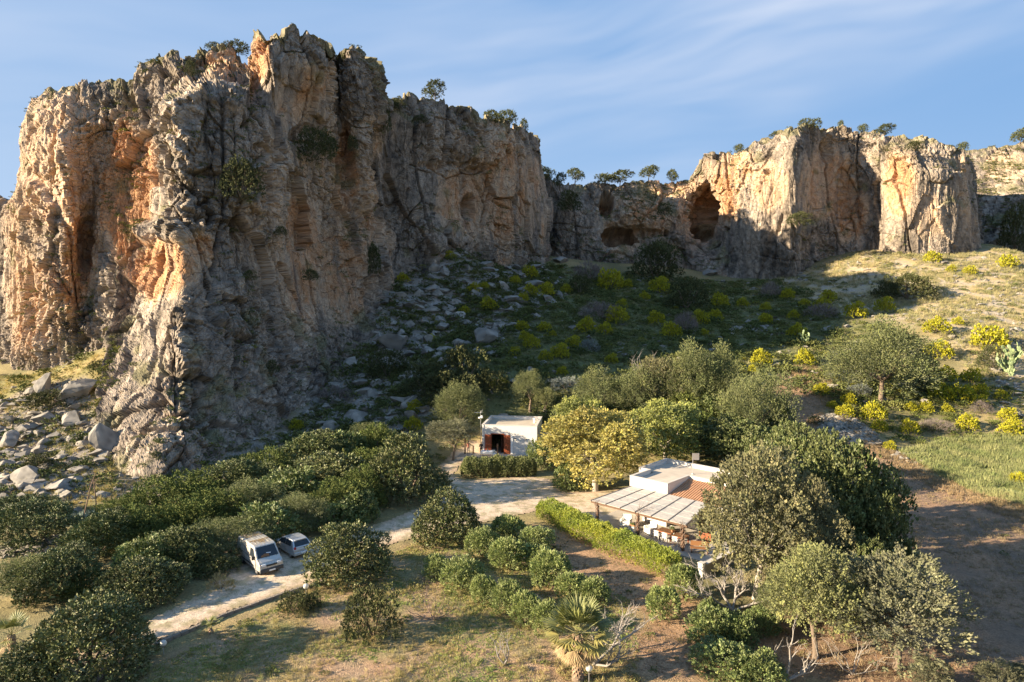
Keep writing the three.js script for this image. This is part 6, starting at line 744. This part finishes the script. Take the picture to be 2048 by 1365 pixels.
{
  const paint = new THREE.MeshPhysicalMaterial({ color: new THREE.Color().setRGB(.52, .50, .46), metalness: .25, roughness: .42, clearcoat: .5, clearcoatRoughness: .25, map: dirtTex });
  const p = stand(-20.35, 53.7), t = thing('van', 'old silver-beige panel van with leaf-stained roof parked at the shrub belt', 'van', p.setY(p.y + .02), -Math.atan2(.74, .67)), W = 1.92;
  part('body', shell([[-2.3, .36], [-2.4, .7], [-2.4, 1.25], [-2.3, 2.0], [-2.16, 2.1], [-.6, 2.14], [.85, 2.12], [1.08, 2.05], [1.74, 1.24], [2.15, 1.03], [2.32, .88], [2.36, .5], [2.3, .36]], W, paint, 1.15, 2.1, .10, .09), paint, t);
  const zz = (y) => W / 2 * (1 - .10 * sst(1.15, 2.1, y)) ;
  const ws = (u, v) => V(lerp(1.74, 1.08, v) + .004, lerp(1.24, 2.05, v) + .004, u * (lerp(.90, .79, v)));
  part('windscreen', pane([ws(-.92, .06), ws(-.92, .93), ws(.92, .93), ws(.92, .06)].reverse(), .012), B.glass, t);
  { const c = part('dashboard_cloth', pane([ws(-.1, .09).add(V(.012, .012, 0)), ws(-.12, .28).add(V(.012, .012, 0)), ws(.25, .34).add(V(.012, .012, 0)), ws(.62, .22).add(V(.012, .012, 0)), ws(.66, .09).add(V(.012, .012, 0))].reverse(), .006), B.orange, t); part('paper', pane([ws(-.3, .3).add(V(.012, .012, 0)), ws(-.32, .36).add(V(.012, .012, 0)), ws(.1, .40).add(V(.012, .012, 0)), ws(.1, .35).add(V(.012, .012, 0))].reverse(), .007), B.plastic, t); }
  for (const s of [-1, 1]) {
    const side = (x, y, o = .006) => V(x, y, s * (zz(y) + o)), q = (pts, th) => pane((s > 0 ? pts : pts.slice().reverse()), th);
    part('side_window', q([side(.42, 1.28), side(1.42, 1.28), side(1.0, 1.9), side(.42, 1.9)], .012), B.glass, t);
    const d = part('door', q([side(.36, .5, .002), side(1.5, .5, .002), side(1.5, 1.22, .002), side(.36, 1.22, .002)], .006), paint, t); part('handle', q([side(.45, 1.1, .01), side(.62, 1.1, .01), side(.62, 1.15, .01), side(.45, 1.15, .01)], .02), B.dark, d);
    part('seam', [q([side(.32, .45), side(.345, .45), side(.345, 2.0), side(.32, 2.0)], .004), q([side(-.85, .45), side(-.825, .45), side(-.825, 1.95), side(-.85, 1.95)], .004), q([side(-2.2, 1.18), side(.3, 1.18), side(.3, 1.21), side(-2.2, 1.21)], .006)], B.dark, t);
    part('side_trim', q([side(-1.15, .62), side(1.2, .62), side(1.2, .72), side(-1.15, .72)], .02), B.dark, t);
    const m = part('mirror', rbox(.12, .3, .2, .04, 1.36, 1.32, s * (W / 2 + .13)), B.dark, t); part('mirror_glass', box(.01, .24, .15, 1.295, 1.32, s * (W / 2 + .13)), B.glass, m);
    part('headlight', rbox(.12, .17, .36, .04, 2.27, .88, s * .62), std([.75, .76, .76], { roughness: .15 }), t); part('turn_signal', rbox(.1, .15, .12, .03, 2.24, .88, s * .84), B.orange, t);
    for (const x of [1.5, -1.45]) wheel(t, x, s * (W / 2 - .13), .33);
  }
  part('bumper', rbox(.22, .32, W - .04, .07, 2.32, .47, 0), std([.06, .06, .062], { roughness: .7 }), t); part('grille', rbox(.06, .13, .84, .02, 2.345, .83, 0), B.dark, t); part('number_plate', rbox(.02, .11, .5, .004, 2.44, .45, 0), B.plastic, t); part('bonnet', pane([V(1.78, 1.235, -.78), V(2.13, 1.05, -.72), V(2.13, 1.05, .72), V(1.78, 1.235, .78)].reverse(), .012), paint, t);
  for (const s of [-1, 1]) part('wiper', rod(V(1.745, 1.27, s * .1), V(1.5, 1.55, s * .1 + .45), .012, .01, 4), B.dark, t);
  part('roof_rib', [-.5, -.25, 0, .25, .5].map(z => rbox(2.7, .02, .05, .008, -.7, 2.135, z)), paint, t);
  const r = rng(77), lv = new Leaves(); for (let k = 0; k < 700; k++) { const x = r() < .5 ? lerp(-2.1, -1.1, r()) : lerp(-.2, .9, r() * r()), z = (r() * 1.5 - .75) * (x < 0 ? 1 : r()), a = r() * TAU; lv.add(x, 2.15 + r() * .02, z, Math.cos(a), .05, Math.sin(a), 0, 1, 0, .08, .03, mixc([.22, .13, .06], [.34, .25, .12], r())); } const ll = thing('fallen_leaves', 'brown fallen leaves lying on the roof of the van', 'leaves', t.position.clone(), t.rotation.y); ll.userData.kind = 'stuff'; part('leaf', lv.build(), M.dense, ll, 'stuff');
}
{
  const paint = new THREE.MeshPhysicalMaterial({ color: new THREE.Color().setRGB(.50, .52, .54), metalness: .5, roughness: .38, clearcoat: .7, clearcoatRoughness: .15 });
  const p = stand(-18.7, 56.75), t = thing('car', 'small silver hatchback seen from behind, parked beside the van', 'car', p.setY(p.y + .02), -Math.atan2(-.71, -.71)), W = 1.68;
  part('body', shell([[-1.78, .28], [-1.86, .5], [-1.86, .78], [-1.78, .96], [-1.38, 1.42], [-1.15, 1.49], [-.5, 1.53], [.1, 1.5], [.4, 1.42], [1.0, 1.0], [1.55, .88], [1.78, .72], [1.84, .5], [1.78, .28]], W, paint, .9, 1.45, .22, .09), paint, t);
  const zz = (y) => W / 2 * (1 - .22 * sst(.9, 1.45, y)), rw = (u, v) => V(lerp(-1.76, -1.39, v) - .006, lerp(.985, 1.41, v) + .004, u * lerp(.80, .68, v));
  part('rear_window', pane([rw(-.85, .08), rw(.85, .08), rw(.85, .9), rw(-.85, .9)].reverse(), .012), B.glass, t);
  const fw = (u, v) => V(lerp(1.0, .4, v) + .004, lerp(1.0, 1.42, v) + .005, u * lerp(.80, .68, v)); part('windscreen', pane([fw(-.9, .05), fw(.9, .05), fw(.9, .93), fw(-.9, .93)], .012), B.glass, t);
  for (const s of [-1, 1]) {
    const side = (x, y, o = .006) => V(x, y, s * (zz(y) + o)), q = (pts, th) => pane((s > 0 ? pts : pts.slice().reverse()), th);
    part('side_window', q([side(-.28, 1.0), side(.82, 1.0), side(.36, 1.36), side(-.28, 1.41)], .01), B.glass, t); part('side_window', q([side(-1.3, 1.04), side(-.36, 1.0), side(-.36, 1.41), side(-1.12, 1.38)], .01), B.glass, t);
    const d = part('door', [q([side(-.34, .3), side(-.32, .3), side(-.32, .98), side(-.34, .98)], .003), q([side(.9, .35), side(.92, .35), side(.92, .95), side(.9, .95)], .003)], B.dark, t); part('handle', q([side(-.2, .84), side(.02, .84), side(.02, .88), side(-.2, .88)], .02), paint, d);
    part('tail_light', rbox(.16, .34, .2, .05, -1.76, .86, s * .69), B.red, t); part('headlight', rbox(.2, .16, .3, .05, 1.66, .74, s * .58), std([.75, .76, .76], { roughness: .15 }), t);
    part('mirror', rbox(.1, .13, .18, .04, .72, 1.05, s * (W / 2 + .06)), paint, t); for (const x of [1.15, -1.15]) wheel(t, x, s * (W / 2 - .12), .29);
  }
  part('bumper', rbox(.2, .28, W - .06, .08, -1.83, .46, 0), paint, t); part('tailgate', pane([V(-1.868, .6, -.62), V(-1.868, .6, .62), V(-1.80, .95, .64), V(-1.80, .95, -.64)].reverse(), .01), paint, t); part('number_plate', rbox(.02, .11, .48, .004, -1.94, .50, 0), B.plastic, t); part('rear_wiper', rod(V(-1.76, 1.02, 0), V(-1.6, 1.2, .35), .01, .008, 4), B.dark, t); part('spoiler', rbox(.2, .04, 1.05, .015, -1.42, 1.475, 0), paint, t);
}

// ------------------------------------------------------------------ people
function person(label, p, turn, pose, colors) {
  const t = thing('person', label, 'person', p, turn), geos = [];
  function field(caps, res, c, half) {   // smooth union of tapered capsules, meshed
    const mc = new MarchingCubes(res, new THREE.MeshBasicMaterial(), false, false, 120000); mc.isolation = 0; const F = mc.field, S = mc.size;
    for (let k = 0; k < S; k++) for (let j = 0; j < S; j++) for (let i = 0; i < S; i++) {
      const x = c.x + (2 * i / S - 1) * half, y = c.y + (2 * j / S - 1) * half, z = c.z + (2 * k / S - 1) * half; let d = 1e3;
      for (const [a, b, r0, r1, sq] of caps) { const ux = b.x - a.x, uy = b.y - a.y, uz = b.z - a.z, q = clamp(((x - a.x) * ux + (y - a.y) * uy + (z - a.z) * uz) / (ux * ux + uy * uy + uz * uz || 1)), e = Math.hypot(x - a.x - ux * q, y - a.y - uy * q, (z - a.z - uz * q) * (sq ?? 1)) - lerp(r0, r1, q), kk = Math.min(.035, half * .05), h = clamp(.5 + .5 * (d - e) / kk); d = lerp(d, e, h) - kk * h * (1 - h); }
      F[i + j * S + k * S * S] = -d;
    }
    mc.update(); const n = mc.count, g = new THREE.BufferGeometry(), P = new Float32Array(mc.positionArray.slice(0, n * 3)), N = new Float32Array(mc.normalArray.slice(0, n * 3)); for (let i = 0; i < P.length; i += 3) { P[i] = c.x + P[i] * half; P[i + 1] = c.y + P[i + 1] * half; P[i + 2] = c.z + P[i + 2] * half; } g.setAttribute('position', new THREE.BufferAttribute(P, 3)); g.setAttribute('normal', new THREE.BufferAttribute(N, 3)); return g;
  }
  const J = pose, mid = (a, b, q) => a.clone().lerp(b, q), caps = [[J.pelvis, J.waist, .145, .125, 1.35], [J.waist, J.chest, .125, .155, 1.4], [J.chest, J.neck, .15, .06, 1.3], [J.neck, J.head.clone().add(V(0, -.08, 0)), .055, .05]];
  for (const s of ['L', 'R']) caps.push([J.chest.clone().lerp(J.neck, .5), J['sh' + s], .07, .065], [J['sh' + s], J['el' + s], .058, .044], [J['el' + s], J['wr' + s], .044, .029], [J['hip' + s], J['kn' + s], .088, .058], [J['kn' + s], J['an' + s], .057, .038], [J['an' + s], J['an' + s].clone().add(V(0, -.045, .05)), .042, .04], [J['an' + s].clone().add(V(0, -.05, .02)), J['an' + s].clone().add(V(0, -.055, .16)), .042, .032]);
  geos.push(field(caps, 72, V(0, .85, .1), 1.0));
  const H = J.head; geos.push(field([[H.clone().add(V(0, .02, -.01)), H.clone().add(V(0, .04, -.015)), .092, .09], [H.clone().add(V(0, -.06, .03)), H.clone().add(V(0, -.085, .045)), .062, .045], [H.clone().add(V(0, .0, .085)), H.clone().add(V(0, -.03, .105)), .014, .016], [H.clone().add(V(-.02, -.063, .085)), H.clone().add(V(.02, -.063, .085)), .013, .013], [H.clone().add(V(-.095, -.01, 0)), H.clone().add(V(-.098, -.04, 0)), .016, .012], [H.clone().add(V(.095, -.01, 0)), H.clone().add(V(.098, -.04, 0)), .016, .012], [H.clone().add(V(-.04, .028, .078)), H.clone().add(V(.04, .028, .078)), .018, .018]], 44, H, .17));
  for (const s of ['L', 'R']) { const w = J['wr' + s], d = w.clone().sub(J['el' + s]).normalize(), u = new THREE.Vector3().crossVectors(d, V(0, 0, 1)).normalize(), v = new THREE.Vector3().crossVectors(d, u), hp = (a, b, c) => w.clone().addScaledVector(d, a).addScaledVector(v, b).addScaledVector(u, c), hc = [[hp(0, 0, 0), hp(.085, 0, 0), .03, .034, 1]]; [[-.03, .15], [-.01, .17], [.011, .165], [.031, .145]].forEach(([b, l]) => hc.push([hp(.075, b, 0), hp((.075 + l) / 2 + .01, b * 1.15, .012), .0095, .009], [hp((.075 + l) / 2 + .01, b * 1.15, .012), hp(l, b * 1.15, .034), .009, .0075])); hc.push([hp(.03, -.032, 0), hp(.07, -.062, .02), .012, .01], [hp(.07, -.062, .02), hp(.1, -.065, .03), .01, .008]); geos.push(field(hc, 52, hp(.08, 0, 0), .13)); }
  const g = mergeGeometries(geos), P = g.attributes.position, C2 = new Float32Array(P.count * 3), n0 = geos[0].attributes.position.count; for (let i = 0; i < P.count; i++) { const y = P.getY(i), q = V(P.getX(i), y, P.getZ(i)), nearArm = Math.min(...['L', 'R'].map(s => q.distanceTo(J['wr' + s]))) < colors.cuff; let c = i >= n0 || nearArm || y > J.neck.y - .01 ? colors.skin : y > J.pelvis.y - .02 ? colors.top : colors.legs; if (i < n0 && !nearArm && Math.min(...['L', 'R'].map(s => q.distanceTo(J['an' + s]))) < .2 && y < Math.max(J.anL.y, J.anR.y) + .02) c = colors.shoes; C2.set(c, 3 * i); } g.setAttribute('color', new THREE.BufferAttribute(C2, 3));
  part('body', g, new THREE.MeshStandardMaterial({ vertexColors: true, roughness: .85 }), t);
  part('hair', field([[H.clone().add(V(0, .055, -.025)), H.clone().add(V(0, .04, -.04)), .092, .094], [H.clone().add(V(0, .0, -.07)), H.clone().add(V(0, colors.hairLen, -.075)), .06, .045]], 40, H.clone().add(V(0, 0, -.03)), .22), std(colors.hair, { roughness: .7 }), t);
  for (const s of [-1, 1]) part('eye', new THREE.SphereGeometry(.011, 10, 8).translate(H.x + s * .034, H.y + .004, H.z + .083), std([.05, .04, .035], { roughness: .2 }), t);
  return t;
}
{
  const h1 = scene.children.find(c => c.name === 'house'), stand1 = { pelvis: V(0, .94, 0), waist: V(0, 1.08, .005), chest: V(0, 1.3, 0), neck: V(0, 1.47, -.01), head: V(0, 1.60, .02), shL: V(.185, 1.40, 0), shR: V(-.185, 1.40, 0), elL: V(.24, 1.13, .02), elR: V(-.25, 1.13, -.02), wrL: V(.16, 1.02, .22), wrR: V(-.12, 1.05, .22), hipL: V(.09, .90, 0), hipR: V(-.09, .90, 0), knL: V(.10, .49, .02), knR: V(-.11, .49, .03), anL: V(.11, .09, -.02), anR: V(-.12, .09, .0) };
  person('person in black clothes standing at the mast before the small white house', inFrame(h1, .02, .062, .75), h1.rotation.y + .5, stand1, { skin: [.46, .28, .2], top: [.02, .02, .022], legs: [.025, .025, .03], shoes: [.03, .03, .03], hair: [.45, .32, .16], hairLen: -.12, cuff: .12 });
  const lean = { ...Object.fromEntries(Object.entries(stand1).map(([k, v]) => [k, v.clone()])), wrR: V(-.62, 1.12, .12), elR: V(-.42, 1.22, .06), wrL: V(.2, .86, .1) };
  person('person in reddish brown top reaching toward the short wooden post', inFrame(h1, -1.8, .062, .6), h1.rotation.y + Math.PI, lean, { skin: [.46, .28, .2], top: [.26, .10, .07], legs: [.12, .09, .08], shoes: [.05, .04, .04], hair: [.10, .06, .04], hairLen: -.2, cuff: .14 });
}

//#END
renderer.render(scene, camera);
